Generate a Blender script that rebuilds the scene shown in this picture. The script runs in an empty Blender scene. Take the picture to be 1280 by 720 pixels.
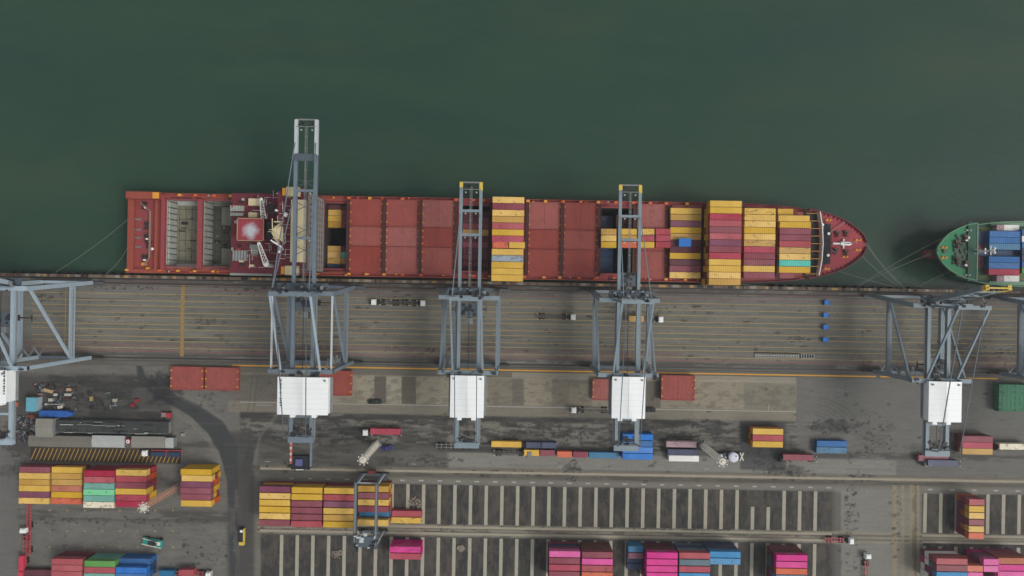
import bpy, math, random
import numpy as np
R = math.radians
random.seed(7)
# ------------------------------------------------------------------ scene, camera, light
scene = bpy.context.scene
col = scene.collection
H_CAM = 280.0
TH = R(1.0)                      # the quay runs one degree off the picture's horizontal
CT, ST = math.cos(TH), math.sin(TH)
FPX = 853.333
cam_d = bpy.data.cameras.new('camera'); cam_d.lens = 24.0; cam_d.sensor_width = 36.0
cam_d.clip_start = 1.0; cam_d.clip_end = 20000.0
cam = bpy.data.objects.new('camera', cam_d); col.objects.link(cam)
cam.location = (0, 0, H_CAM); cam.rotation_euler = (0, 0, TH)
scene.camera = cam

SUN_EL, SUN_AZ = 50.0, 112.0      # azimuth clockwise from +Y (the water side)
world = bpy.data.worlds.new('World'); scene.world = world; world.use_nodes = True
wn, wl = world.node_tree.nodes, world.node_tree.links
wn.clear()
sky = wn.new('ShaderNodeTexSky'); sky.sky_type = 'NISHITA'; sky.sun_disc = False
sky.sun_elevation = R(SUN_EL); sky.sun_rotation = R(SUN_AZ)
sky.air_density = 1.0; sky.dust_density = 4.0; sky.ozone_density = 1.0
hs = wn.new('ShaderNodeHueSaturation'); hs.inputs['Saturation'].default_value = 0.25
bg = wn.new('ShaderNodeBackground'); bg.inputs['Strength'].default_value = 0.12
wo = wn.new('ShaderNodeOutputWorld')
wl.new(sky.outputs[0], hs.inputs['Color']); wl.new(hs.outputs[0], bg.inputs['Color']); wl.new(bg.outputs[0], wo.inputs['Surface'])
sd = bpy.data.lights.new('sun', 'SUN'); sd.energy = 1.15; sd.angle = R(18); sd.color = (1.0, 0.96, 0.90)
sun = bpy.data.objects.new('sun', sd); col.objects.link(sun)
sun.rotation_euler = (R(90 - SUN_EL), 0, R(180 - SUN_AZ))
sun.location = (0, 0, 400)
scene.view_settings.view_transform = 'Standard'; scene.view_settings.look = 'None'
scene.view_settings.gamma = 1.0; scene.view_settings.use_curve_mapping = False
scene.view_settings.exposure = 0.22

# ------------------------------------------------------------------ helpers
def sc(z): return FPX / (H_CAM - z)
def at(px, py, z=0.0):
    """world position of a thing measured in the photograph at its true height z"""
    dx = px - 640.0; dy = 360.0 - py; s = sc(z)
    return ((dx * CT - dy * ST) / s, (dx * ST + dy * CT) / s)
def lin(c):
    out = []
    for v in c[:3]:
        v = v / 255.0
        out.append(v / 12.92 if v <= 0.04045 else ((v + 0.055) / 1.055) ** 2.4)
    return tuple(out)

class NT:
    def __init__(s, mat):
        s.t = mat.node_tree; s.n = s.t.nodes; s.l = s.t.links
        s.b = s.n['Principled BSDF']
    def add(s, t, **kw):
        n = s.n.new(t)
        for k, v in kw.items(): setattr(n, k, v)
        return n
    def noise(s, vec, scale, detail=4, rough=0.6):
        n = s.add('ShaderNodeTexNoise'); n.inputs['Scale'].default_value = scale
        n.inputs['Detail'].default_value = detail; n.inputs['Roughness'].default_value = rough
        s.l.new(vec, n.inputs['Vector']); return n.outputs['Fac']
    def ramp(s, fac, a, b):
        r = s.add('ShaderNodeMapRange'); r.inputs['From Min'].default_value = a; r.inputs['From Max'].default_value = b
        s.l.new(fac, r.inputs['Value']); return r.outputs['Result']
    def math(s, op, a, b=None):
        m = s.add('ShaderNodeMath', operation=op)
        for i, v in enumerate((a, b)):
            if v is None: continue
            if isinstance(v, (int, float)): m.inputs[i].default_value = v
            else: s.l.new(v, m.inputs[i])
        return m.outputs[0]
    def mix(s, fac, a, b, mode='MIX'):
        m = s.add('ShaderNodeMix', data_type='RGBA', blend_type=mode)
        for sock, v in ((m.inputs[0], fac), (m.inputs[6], a), (m.inputs[7], b)):
            if isinstance(v, (int, float)): sock.default_value = v
            elif isinstance(v, tuple): sock.default_value = (*v[:3], 1)
            else: s.l.new(v, sock)
        return m.outputs[2]
    def scaled(s, vec, sx, sy, sz):
        m = s.add('ShaderNodeMapping'); m.inputs['Scale'].default_value = (sx, sy, sz)
        s.l.new(vec, m.inputs['Vector']); return m.outputs[0]

MATS = {}
DESAT = 0.09
def paint(key, rgb, wear=0.35, rust=(70, 45, 35), rustiness=0.25, rough=0.55, metal=0.0, scale=0.35, vary=0.0, marks=0.0):
    """painted / weathered surface: colour, dirt, streaks, small rust spots"""
    if key in MATS: return MATS[key]
    m = bpy.data.materials.new(key); m.use_nodes = True; g = NT(m)
    tc = g.add('ShaderNodeTexCoord').outputs['Object']
    oi = g.add('ShaderNodeObjectInfo')
    off = g.add('ShaderNodeVectorMath', operation='SCALE'); 
    cmb = g.add('ShaderNodeCombineXYZ'); g.l.new(oi.outputs['Random'], cmb.inputs[0]); g.l.new(oi.outputs['Random'], cmb.inputs[1])
    g.l.new(cmb.outputs[0], off.inputs[0]); off.inputs['Scale'].default_value = 37.0
    ad = g.add('ShaderNodeVectorMath', operation='ADD'); g.l.new(tc, ad.inputs[0]); g.l.new(off.outputs[0], ad.inputs[1])
    v = ad.outputs[0]
    mu = sum(rgb)/3.0; base = lin([v*(1-DESAT)+mu*DESAT for v in rgb])
    n1 = g.ramp(g.noise(v, scale, 5, 0.65), 0.3, 0.75)
    streak = g.ramp(g.noise(g.scaled(v, 2.2, 0.25, 0.6), 1.0, 4, 0.6), 0.45, 0.8)
    c = g.mix(g.math('MULTIPLY', n1, wear), base, tuple(x * 0.55 + 0.015 for x in base))
    c = g.mix(g.math('MULTIPLY', streak, wear * 0.8), c, tuple(x * 0.75 + 0.05 for x in base))
    rs = g.ramp(g.noise(v, 1.1, 6, 0.7), 0.60, 0.72)
    c = g.mix(g.math('MULTIPLY', rs, rustiness), c, lin(rust))
    if marks > 0:
        ob = g.add('ShaderNodeSeparateXYZ'); g.l.new(tc, ob.inputs[0])
        pick = g.math('GREATER_THAN', oi.outputs['Random'], 0.55)
        sp = g.ramp(g.noise(g.scaled(v, 0.55, 0.8, 0.5), 1.0, 2, 0.4), 0.62, 0.67)
        c = g.mix(g.math('MULTIPLY', g.math('MULTIPLY', sp, pick), marks), c, lin((74, 56, 46)))
        fd = g.ramp(g.noise(g.scaled(v, 0.16, 0.05, 0.2), 1.0, 2, 0.5), 0.42, 0.62)
        c = g.mix(g.math('MULTIPLY', fd, 0.28), c, tuple(min(1, x*1.25+0.05) for x in base))
    if vary > 0:
        h = g.add('ShaderNodeHueSaturation')
        g.l.new(g.math('ADD', g.math('MULTIPLY', oi.outputs['Random'], vary), 1 - vary * 0.6), h.inputs['Value'])
        g.l.new(g.math('SUBTRACT', 1.12, g.math('MULTIPLY', oi.outputs['Random'], vary)), h.inputs['Saturation'])
        g.l.new(c, h.inputs['Color']); c = h.outputs[0]
    g.l.new(c, g.b.inputs['Base Color'])
    g.b.inputs['Roughness'].default_value = rough; g.b.inputs['Metallic'].default_value = metal
    g.b.inputs['Specular IOR Level'].default_value = 0.3
    MATS[key] = m
    return m

def bare(o, ms):
    o.data.materials.clear()
    for m in ms: o.data.materials.append(m)

class MB:
    """collects shapes into one mesh object"""
    def __init__(s): s.v = []; s.f = []; s.m = []
    def _q(s, vs, fs, mi):
        b = len(s.v); s.v += [tuple(p) for p in vs]
        for f in fs: s.f.append([b + i for i in f]); s.m.append(mi)
    def box(s, x0, x1, y0, y1, z0, z1, mi=0):
        vs = [(x0,y0,z0),(x1,y0,z0),(x1,y1,z0),(x0,y1,z0),(x0,y0,z1),(x1,y0,z1),(x1,y1,z1),(x0,y1,z1)]
        s._q(vs, [(0,3,2,1),(4,5,6,7),(0,1,5,4),(1,2,6,5),(2,3,7,6),(3,0,4,7)], mi); return s
    def cbox(s, cx, cy, cz, lx, ly, lz, mi=0, rot=0.0):
        c, n = math.cos(rot), math.sin(rot); vs = []
        for dz in (-lz/2, lz/2):
            for dx, dy in ((-lx/2,-ly/2),(lx/2,-ly/2),(lx/2,ly/2),(-lx/2,ly/2)):
                vs.append((cx + dx*c - dy*n, cy + dx*n + dy*c, cz + dz))
        s._q(vs, [(0,3,2,1),(4,5,6,7),(0,1,5,4),(1,2,6,5),(2,3,7,6),(3,0,4,7)], mi); return s
    def bar(s, p, q, w, h=None, mi=0):
        h = h or w
        p = np.array(p, float); q = np.array(q, float); d = q - p; L = np.linalg.norm(d)
        if L < 1e-6: return s
        d /= L; up = np.array((0,0,1.0)) if abs(d[2]) < 0.98 else np.array((0,1.0,0))
        a = np.cross(d, up); a /= np.linalg.norm(a); b = np.cross(a, d); a = -a
        vs = []
        for o in (p, q):
            for i, j in ((-1,-1),(1,-1),(1,1),(-1,1)): vs.append(o + a*i*w/2 + b*j*h/2)
        s._q(vs, [(0,3,2,1),(4,5,6,7),(0,1,5,4),(1,2,6,5),(2,3,7,6),(3,0,4,7)], mi); return s
    def cyl(s, p, q, r, n=10, r2=None, mi=0):
        r2 = r if r2 is None else r2
        p = np.array(p, float); q = np.array(q, float); d = q - p; d /= np.linalg.norm(d)
        up = np.array((0,0,1.0)) if abs(d[2]) < 0.9 else np.array((1.0,0,0))
        a = np.cross(d, up); a /= np.linalg.norm(a); b = np.cross(a, d); a = -a; vs = []
        for o, rr in ((p, r), (q, r2)):
            for k in range(n):
                t = 2*math.pi*k/n; vs.append(o + a*rr*math.cos(t) + b*rr*math.sin(t))
        fs = [(k, (k+1) % n, n + (k+1) % n, n + k) for k in range(n)] + [tuple(range(n))[::-1], tuple(range(n, 2*n))]
        s._q(vs, fs, mi); return s
    def dome(s, c, r, n=12, m=6, mi=0, full=True, sz=1.0):
        vs = []; fs = []; lo = -math.pi/2 if full else 0
        for i in range(m + 1):
            ph = lo + (math.pi/2 - lo) * i / m
            for k in range(n):
                t = 2*math.pi*k/n
                vs.append((c[0] + r*math.cos(ph)*math.cos(t), c[1] + r*math.cos(ph)*math.sin(t), c[2] + r*sz*math.sin(ph)))
        for i in range(m):
            for k in range(n):
                fs.append((i*n+k, i*n+(k+1) % n, (i+1)*n+(k+1) % n, (i+1)*n+k))
        s._q(vs, fs, mi); return s
    def prism(s, pts, z0, z1, mi=0):
        n = len(pts)
        if sum(pts[k][0]*pts[(k+1) % n][1]-pts[(k+1) % n][0]*pts[k][1] for k in range(n)) < 0: pts = pts[::-1]
        s._q([(x,y,z0) for x,y in pts] + [(x,y,z1) for x,y in pts],
             [tuple(range(n))[::-1], tuple(range(n, 2*n))] + [(k, (k+1) % n, n+(k+1) % n, n+k) for k in range(n)], mi); return s
    def build(s, name, mats, parent=None, bevel=0):
        me = bpy.data.meshes.new(name); me.from_pydata(s.v, [], s.f)
        if not isinstance(mats, (list, tuple)): mats = [mats]
        for m in mats: me.materials.append(m)
        if len(mats) > 1: me.polygons.foreach_set('material_index', s.m)
        me.update()
        o = bpy.data.objects.new(name, me); col.objects.link(o)
        if parent: o.parent = parent
        return o
def tag(o, label=None, cat=None, group=None, kind=None):
    if label: o['label'] = label
    if cat: o['category'] = cat
    if group: o['group'] = group
    if kind: o['kind'] = kind
    return o
def thing(name, label, cat, loc=(0,0,0), rz=0.0, group=None):
    o = bpy.data.objects.new(name, None); col.objects.link(o); o.empty_display_size = 1
    o.location = loc; o.rotation_euler = (0, 0, rz)
    return tag(o, label, cat, group)
def kids(o): return [c for c in bpy.data.objects if c.parent is o]
def copy_tree(o, loc=None, rz=None, label=None, group=None, tree=None):
    c = o.copy(); col.objects.link(c)
    if loc is not None: c.location = loc
    if rz is not None: c.rotation_euler = (0, 0, rz)
    if label: c['label'] = label
    if group: c['group'] = group
    for ch in kids(o):
        d = ch.copy(); col.objects.link(d); d.parent = c
        for g in kids(ch):
            e = g.copy(); col.objects.link(e); e.parent = d
    return c
ORD = ['first','second','third','fourth','fifth','sixth','seventh','eighth','ninth','tenth','eleventh','twelfth','thirteenth']

# ------------------------------------------------------------------ ground painting (wear of the paving)
def vnoise(x, y, seed):
    rng = np.random.RandomState(seed); tab = rng.rand(256, 256)
    xi = np.floor(x).astype(int); yi = np.floor(y).astype(int); fx = x - xi; fy = y - yi
    fx = fx*fx*(3-2*fx); fy = fy*fy*(3-2*fy)
    g = lambda i, j: tab[(xi+i) % 256, (yi+j) % 256]
    return (g(0,0)*(1-fx)+g(1,0)*fx)*(1-fy) + (g(0,1)*(1-fx)+g(1,1)*fx)*fy
def fbm(x, y, seed, o=4):
    a = 0; w = 0.5; t = 0
    for k in range(o):
        a = a + w*vnoise(x*2**k, y*2**k, seed+k); t += w; w *= 0.55
    return a/t
def sstep(a, b, x):
    t = np.clip((x-a)/(b-a), 0, 1); return t*t*(3-2*t)

class Ground:
    def __init__(s, x0, x1, y0, y1, step, base):
        s.xs = np.linspace(x0, x1, int((x1-x0)/step)+1); s.ys = np.linspace(y0, y1, int((y1-y0)/step)+1)
        s.X, s.Y = np.meshgrid(s.xs, s.ys)
        k = sc(0); xc = s.X*k; yc = s.Y*k
        s.PX = 640 + xc*CT + yc*ST; s.PY = 360 - (-xc*ST + yc*CT)
        s.C = np.ones(s.X.shape + (3,)) * np.array(lin(base))
    def mixc(s, m, rgb):
        m = np.clip(m, 0, 1)[..., None]; s.C = s.C*(1-m) + np.array(lin(rgb))*m
    def rect(s, px0, px1, py0, py1, rgb, a=1.0, soft=1.0, brk=None, seed=1, wx=1.0, wy=1.0):
        """rectangle in survey coordinates, edges parallel to the quay"""
        PX = s.PX; PY = s.PY - (PX-640)*ST      # quay-parallel
        m = sstep(px0-soft, px0+soft, PX)*(1-sstep(px1-soft, px1+soft, PX))*sstep(py0-soft, py0+soft, PY)*(1-sstep(py1-soft, py1+soft, PY))
        if brk is not None:
            n = fbm(PX/wx, PY/wy, seed, 6); m = m*sstep(brk-0.03, brk+0.035, n)
        s.mixc(m*a, rgb)
    def line(s, pts, w, rgb, a=1.0, soft=1.5, brk=None, seed=3, wt=None):
        d = np.full(s.PX.shape, 1e9)
        for i, ((ax, ay), (bx, by)) in enumerate(zip(pts[:-1], pts[1:])):
            vx, vy = bx-ax, by-ay; t = np.clip(((s.PX-ax)*vx+(s.PY-ay)*vy)/(vx*vx+vy*vy), 0, 1)
            ww = w if wt is None else wt[i]*(1-t)+wt[i+1]*t
            d = np.minimum(d, np.hypot(s.PX-ax-t*vx, s.PY-ay-t*vy) - ww/2)
        m = 1-sstep(-soft, soft, d)
        if brk is not None: m = m*sstep(brk-0.08, brk+0.08, fbm(s.PX/5, s.PY/5, seed))
        s.mixc(m*a, rgb)
    def blob(s, px, py, rx, ry, rgb, a=0.6, seed=5, rag=0.6):
        X0, Y0 = at(px, py); rr = 2.2*max(rx, ry)/sc(0)+1
        i0, i1 = np.searchsorted(s.xs, [X0-rr, X0+rr]); j0, j1 = np.searchsorted(s.ys, [Y0-rr, Y0+rr])
        if i1 <= i0 or j1 <= j0: return
        PX = s.PX[j0:j1, i0:i1]; PY = s.PY[j0:j1, i0:i1]
        d = np.hypot((PX-px)/rx, (PY-py)/ry) + (fbm(PX/4, PY/3, seed)-0.5)*2*rag
        m = ((1-sstep(0.6, 1.1, d))*a)[..., None]
        s.C[j0:j1, i0:i1] = s.C[j0:j1, i0:i1]*(1-m) + np.array(lin(rgb))*m
    def mottle(s, amp, wx, wy, seed, gain=1.0):
        n = (fbm(s.PX/wx, (s.PY-(s.PX-640)*ST)/wy, seed, 5)-0.5)*2*amp
        s.C = s.C*(1+n*gain)[..., None]
    def build(s, name, mat):
        ny, nx = s.X.shape
        co = np.stack([s.X.ravel(), s.Y.ravel(), np.zeros(nx*ny)], 1).astype(np.float32)
        i = np.arange(nx*ny).reshape(ny, nx)
        q = np.stack([i[:-1,:-1], i[:-1,1:], i[1:,1:], i[1:,:-1]], -1).reshape(-1, 4)
        me = bpy.data.meshes.new(name); me.vertices.add(nx*ny); me.vertices.foreach_set('co', co.ravel())
        me.loops.add(q.size); me.loops.foreach_set('vertex_index', q.ravel().astype(np.int32))
        me.polygons.add(len(q)); me.polygons.foreach_set('loop_start', (np.arange(len(q))*4).astype(np.int32))
        me.polygons.foreach_set('loop_total', np.full(len(q), 4, np.int32))
        me.update(calc_edges=True)
        at_ = me.color_attributes.new('wear', 'FLOAT_COLOR', 'POINT')
        at_.data.foreach_set('color', np.concatenate([np.clip(s.C.reshape(-1,3), 0, 1), np.ones((nx*ny,1))], 1).astype(np.float32).ravel())
        me.materials.append(mat)
        o = bpy.data.objects.new(name, me); col.objects.link(o); return o

def ground_mat():
    m = bpy.data.materials.new('worn_paving'); m.use_nodes = True; g = NT(m)
    a = g.add('ShaderNodeAttribute', attribute_name='wear').outputs['Color']
    tc = g.add('ShaderNodeTexCoord').outputs['Object']
    n = g.ramp(g.noise(tc, 1.4, 6, 0.7), 0.25, 0.75)
    n2 = g.ramp(g.noise(g.scaled(tc, 0.12, 1.0, 1.0), 1.0, 5, 0.65), 0.3, 0.75)
    c = g.mix(1.0, a, g.mix(n, (0.78, 0.78, 0.78), (1.18, 1.17, 1.15)), 'MULTIPLY')
    c = g.mix(1.0, c, g.mix(n2, (0.86, 0.86, 0.86), (1.12, 1.12, 1.12)), 'MULTIPLY')
    g.l.new(c, g.b.inputs['Base Color']); g.b.inputs['Roughness'].default_value = 0.85
    g.b.inputs['Specular IOR Level'].default_value = 0.25
    bp = g.add('ShaderNodeBump'); bp.inputs['Strength'].default_value = 0.25; bp.inputs['Distance'].default_value = 0.05
    g.l.new(g.noise(tc, 3.0, 5, 0.7), bp.inputs['Height']); g.l.new(bp.outputs[0], g.b.inputs['Normal'])
    return m
GM = ground_mat()

YQ = 2.5        # quay edge
ZW = -4.0       # water level
XR = 246.0
# lines of the quay, in quay-parallel survey rows (y of the picture at its middle column)
def yrow(Y): return 360 - Y*sc(0)

# ---- quay apron
ga = Ground(-XR, XR, -34.6, 1.3, 0.4, (106, 104, 97))
ga.mottle(0.3, 60, 4, 11); ga.mottle(0.16, 9, 6, 12); ga.mottle(0.12, 200, 30, 13)
for k, (a, b, c) in enumerate([(368,376,(100,104,101)),(382,390,(103,106,103)),(397,405,(96,99,94)),(413,420,(94,98,93)),(427,437,(94,96,91))]):
    ga.rect(-200, 1500, a, b, c, 0.55, 1.5)
ga.rect(-200, 1500, 353, 364, (66,62,60), 0.65, 2, 0.42, 21, 26, 5)
ga.rect(-200, 1500, 360, 366, (104,70,68), 0.45, 1.5, 0.5, 22, 40, 4)
ga.rect(-200, 1500, 437, 441, (112,72,76), 0.45, 1.5, 0.4, 23, 90, 6)
ga.rect(-200, 1500, 449, 456, (62,60,58), 0.6, 2.0, 0.40, 24, 50, 6)
ga.rect(-200, 1500, 456, 470, (80,78,72), 0.6, 1.5)
rng = random.Random(5)
for k in range(150):
    x = rng.uniform(30, 1270); y = rng.uniform(362, 446) + (x-640)*ST
    ga.blob(x, y, rng.uniform(1.5, 7), rng.uniform(0.8, 2.4), (48,45,43), rng.uniform(0.3, 0.75), 30+k % 7)
for k in range(60):
    x = rng.uniform(30, 1270); y = rng.uniform(362, 450) + (x-640)*ST
    ga.rect(x, x+rng.uniform(10, 70), y-(x-640)*ST, y-(x-640)*ST+rng.uniform(1, 3), rng.choice([(118,112,100),(60,58,55),(74,70,68)]), 0.4, 1.5)
ga.blob(590, 430, 34, 9, (62,60,58), 0.5, 3); ga.blob(380, 440, 45, 10, (58,56,55), 0.55, 4); ga.blob(1180, 435, 40, 10, (58,52,50), 0.6, 6)
for k in range(420):
    x = rng.uniform(20, 1270); y = rng.uniform(355, 458)+(x-640)*ST
    ga.blob(x, y, rng.uniform(.6, 3.5), rng.uniform(.6, 1.4), rng.choice([(48,45,43),(52,48,46),(128,122,110),(92,66,60)]), rng.uniform(0.3, 0.8), rng.randint(1,40), .4)
for cx, cy, rx, ry in [(258,402,14,6),(345,410,8,14),(1190,440,40,5),(1255,440,26,5),(998,424,14,4),(330,362,70,3),(150,360,50,3),(60,372,14,6),(560,438,30,5),(380,438,40,5),(800,388,40,6)]:
    for k in range(40):
        a = rng.uniform(0,6.28); q = rng.random()**.6; ga.blob(cx+q*rx*math.cos(a), cy+q*ry*math.sin(a), rng.uniform(.6,2.6), rng.uniform(.5,1.4), (46,43,42), rng.uniform(.35,.8), rng.randint(1,40), .4)
tag(ga.build('quay_apron', GM), kind='structure')

# ---- yard
gy = Ground(-XR, XR, -132.0, -34.6, 0.4, (101, 100, 95))
gy.mottle(0.16, 40, 25, 41); gy.mottle(0.2, 8, 5, 42)
# pale concrete bank with panels
gy.rect(286, 995, 462, 521, (132,127,113), 1, 0.6)
gy.rect(868, 995, 470, 519, (144,138,123), 0.8, 1)
for x0, x1, c in [(286,345,(96,93,86)),(345,412,(78,76,72)),(446,468,(140,134,117)),(468,483,(84,80,73)),(483,502,(150,144,127)),(502,520,(82,78,70)),(520,575,(138,132,115)),(610,640,(116,110,97)),(640,655,(96,91,83)),(655,690,(134,127,111)),(690,712,(112,107,94)),(712,740,(120,114,100)),(806,826,(90,86,79)),(868,930,(132,126,110)),(930,995,(116,112,99))]:
    gy.rect(x0, x1, 473, 507, c, 0.85, 0.7); 
gy.rect(286, 995, 473, 507, (90,85,78), 0.45, 2, 0.56, 47, 9, 5)
gy.rect(286, 640, 459, 472, (84,82,77), 0.7, 1.0)
gy.rect(286, 995, 507, 521, (104,100,90), 0.6, 1.0)
# wet dark road
gy.rect(300, 1120, 521, 566, (70,70,67), 0.95, 2)
gy.rect(300, 1120, 521, 566, (118,115,107), 0.8, 2, 0.55, 51, 22, 5)
gy.rect(300, 1120, 528, 560, (100,98,92), 0.6, 2, 0.54, 52, 45, 3)
gy.rect(300, 1120, 526, 562, (50,50,49), 0.75, 2, 0.57, 57, 16, 3)
gy.rect(560, 1120, 522, 556, (112,109,102), 0.7, 2, 0.58, 58, 12, 3)
gy.rect(996, 1500, 462, 600, (104,104,100), 0.7, 1)
gy.rect(300, 900, 521, 528, (54,54,52), 0.8, 2, 0.4, 53, 60, 4)
gy.rect(0, 1500, 558, 566, (58,57,55), 0.6, 2, 0.42, 54, 40, 4)
# light pavement below it
gy.rect(500, 1120, 567, 586, (122,121,114), 0.95, 1.5)
gy.rect(320, 560, 558, 588, (82,81,76), 0.8, 4); gy.rect(320, 560, 556, 588, (58,57,54), 0.55, 2, 0.53, 55, 24, 4)
gy.rect(925, 982, 521, 582, (62,64,66), .85, 2)
for x, y, rx, ry, a in [(968,560,32,20,.5),(1040,532,34,8,.6),(985,590,30,9,.6),(760,520,60,6,.4),(715,590,12,12,.55),(640,590,30,4,.5),(1075,598,24,5,.55),(420,540,50,12,.5),(1180,560,60,8,.4),(890,532,16,8,.6)]:
    gy.blob(x, y, rx, ry, (56,58,58), a, int(x))
for k in range(6):                              # turning tyre marks
    r = 30+k*5
    gy.line([(1010+r*math.cos(t)*1.2, 545-r*math.sin(t)*0.9) for t in np.linspace(0.15, 1.35, 9)], 0.9, (56,56,55), 0.5)
    gy.line([(1110-r*0.9, 655), (1078-r*0.2, 640-k*3), (1060, 600+k*2)], 0.8, (72,72,70), 0.4)
gy.line([(1064,606),(1062,640),(1061,672)], 3, (62,61,59), 0.5, 1.5, 0.5)
# rtg runways and block grounds
gy.rect(322, 1500, 586, 604, (98,95,88), 0.9, 1.5)
gy.rect(322, 1500, 588, 593, (122,114,98), 0.85, 0.8); gy.rect(322, 1500, 594, 598, (86,83,76), 0.7, 1.0)
gy.rect(322, 1500, 589, 598, (70,66,60), 0.55, 1.0, 0.55, 61, 26, 4)
gy.rect(322, 1500, 600, 606, (118,116,106), 0.6, 1.0)
gy.rect(1044, 1150, 604, 760, (118,118,111), 0.95, 1.5)
for yy in (659, 664.5, 670):
    gy.rect(322, 1500, yy-1.6, yy+1.4, (132,126,110), 0.85, 0.8)
gy.rect(322, 1500, 661, 663, (80,77,71), 0.8, 0.8); gy.rect(322, 1500, 666.5, 668, (78,75,70), 0.8, 0.8)
gy.rect(322, 1040, 656, 672, (60,57,53), 0.6, 1.0, 0.57, 62, 18, 2)
for xa, xb in ((1116,1121),(1127,1130),(1137,1143),(1146,1149)):
    gy.rect(xa, xb, 598, 760, (138,124,98), 0.85, 0.6)
gy.rect(1140, 1146, 598, 760, (84,80,72), 0.6, 1.0, 0.45, 63, 4, 12)
gy.rect(296, 322, 588, 760, (108,102,90), 0.7, 1.5)
for xx in (300, 305, 310, 315): gy.rect(xx, xx+1.4, 560, 760, (70,66,60), 0.6, 0.8)
# pads
def pads(x0, x1, y0, y1, seed):
    gy.rect(x0, x1, y0, y1, (60,59,57), 1, 0.6)
    for k in range(int((x1-x0)/19.6)+1): gy.rect(x0+k*19.6, x0+(k+1)*19.6, y0, y1, random.choice([(46,46,46),(66,63,59),(54,53,51),(72,68,62),(50,50,50)]), 0.55, 1)
    gy.rect(x0, x1, y0, y1, (86,82,74), 0.5, .6, 0.56, seed+5, 1.6, 12)
    gy.rect(x0, x1, y0, y1, (84,80,72), 0.5, 1, 0.56, seed, 5, 8)
    gy.rect(x0, x1, y0, y1, (44,44,44), 0.5, 1, 0.58, seed+1, 8, 14)
pads(326, 1040, 607.5, 657, 71); pads(326, 1040, 673, 800, 73); pads(1153, 1600, 608, 658, 75); pads(1153, 1600, 668, 800, 77)
# dark road on the left, sweeping up
gy.rect(284, 318, 545, 800, (66,66,65), 0.9, 4)
gy.line([(170,440),(178,475),(208,495),(243,513),(270,535),(285,560),(291,600),(293,740)], 14, (60,62,63), 1.0, .8, wt=[3,11,14,18,24,24,14,8])
gy.rect(282, 300, 600, 760, (96,95,90), 0.5, 2, 0.5, 88, 5, 30)
gy.line([(166,480),(200,504),(236,528),(262,552),(276,580)], 3, (116,114,108), 0.6, 2)
gy.line([(192,470),(212,490),(250,505),(280,525)], 5, (112,110,103), 0.5, 3)
gy.line([(336,540),(314,560),(306,590)], 10, (60,61,61), 0.7, 3); gy.line([(322,470),(316,520),(308,560)], 1.5, (66,65,62), 0.5, 1); gy.line([(316,470),(309,520),(300,560)], 1.5, (66,65,62), 0.5, 1)
gy.line([(345,520),(325,545),(318,580)], 3, (112,110,103), 0.5, 2)
# left service yard
gy.rect(20, 215, 478, 560, (60,59,58), 0.75, 5); gy.rect(60, 212, 478, 545, (44,44,45), 0.6, 3, 0.5, 81, 20, 7)
gy.rect(20, 290, 645, 660, (64,63,60), 0.7, 4, 0.48, 82, 60, 5); gy.rect(0, 22, 560, 760, (96,96,94), 0.7, 4)
gy.blob(205, 485, 26, 22, (44,45,48), 0.7, 91); gy.blob(30, 550, 30, 26, (50,44,44), 0.7, 92); gy.blob(40, 588, 60, 12, (70,69,67), 0.5, 93)
gy.rect(38, 226, 569, 587, (54,46,34), 0.9, 0.8)
for k in range(150):
    x = rng.uniform(20, 1270); y = rng.uniform(475, 600)+(x-640)*ST
    gy.blob(x, y, rng.uniform(1, 5), rng.uniform(0.8, 2.4), (50,49,47), rng.uniform(0.3, 0.65), 100+k % 9)
for k in range(70):
    x = rng.uniform(20, 300); y = rng.uniform(590, 720)
    gy.blob(x, y, rng.uniform(1, 5), rng.uniform(0.8, 2.4), rng.choice([(52,50,48),(110,108,100)]), rng.uniform(0.3, 0.6), 100+k % 9)
for k in range(40):
    x = rng.uniform(20, 1100); y0 = rng.uniform(462, 600)
    gy.rect(x, x+rng.uniform(20, 120), y0, y0+rng.uniform(0.8, 2.5), rng.choice([(60,58,56),(104,101,95)]), 0.35, 1.2)
def grime(G, cx, cy, rx, ry, n, c=(46,45,44), smin=.6, smax=2.2):
    for k in range(n):
        a = rng.uniform(0, 6.28); q = rng.random()**.6
        G.blob(cx+q*rx*math.cos(a), cy+q*ry*math.sin(a), rng.uniform(smin, smax*1.6), rng.uniform(smin, smax), c, rng.uniform(.35,.8), rng.randint(1,40), .4)
for a in [(968,565,34,22,90),(1045,533,38,10,70),(985,592,34,9,70),(1076,598,26,5,50),(716,588,10,14,40),(625,592,60,4,50),(1190,555,44,22,50),(1092,545,26,28,50),(1064,640,10,34,60),(1120,650,8,50,30),(205,486,24,20,80),(90,500,60,26,120),(40,590,40,10,40),(420,545,80,16,110),(360,585,50,6,60),(860,535,60,12,80),(520,575,60,6,40),(255,500,40,20,30),(150,652,130,6,60),(240,690,50,30,40),(1060,690,14,30,40),(700,545,120,14,110),(600,660,280,4,60),(900,660,120,4,40),(1200,662,60,3,30)]: grime(gy, *a)
tag(gy.build('yard_pavement', GM), kind='structure')

concrete = paint('plain_concrete', (104,101,94), 0.5, (60,56,50), 0.4, 0.85, scale=0.05)
far = MB(); far.box(-4000, -XR, -4000, 1.3, -6, -0.003); far.box(XR, 4000, -4000, 1.3, -6, -0.003)
far.box(-XR, XR, -4000, -132.0, -6, -0.003); far.box(-XR, XR, -132.0, 1.3, -6, -0.3)
tag(far.build('ground', concrete), kind='structure')
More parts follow.
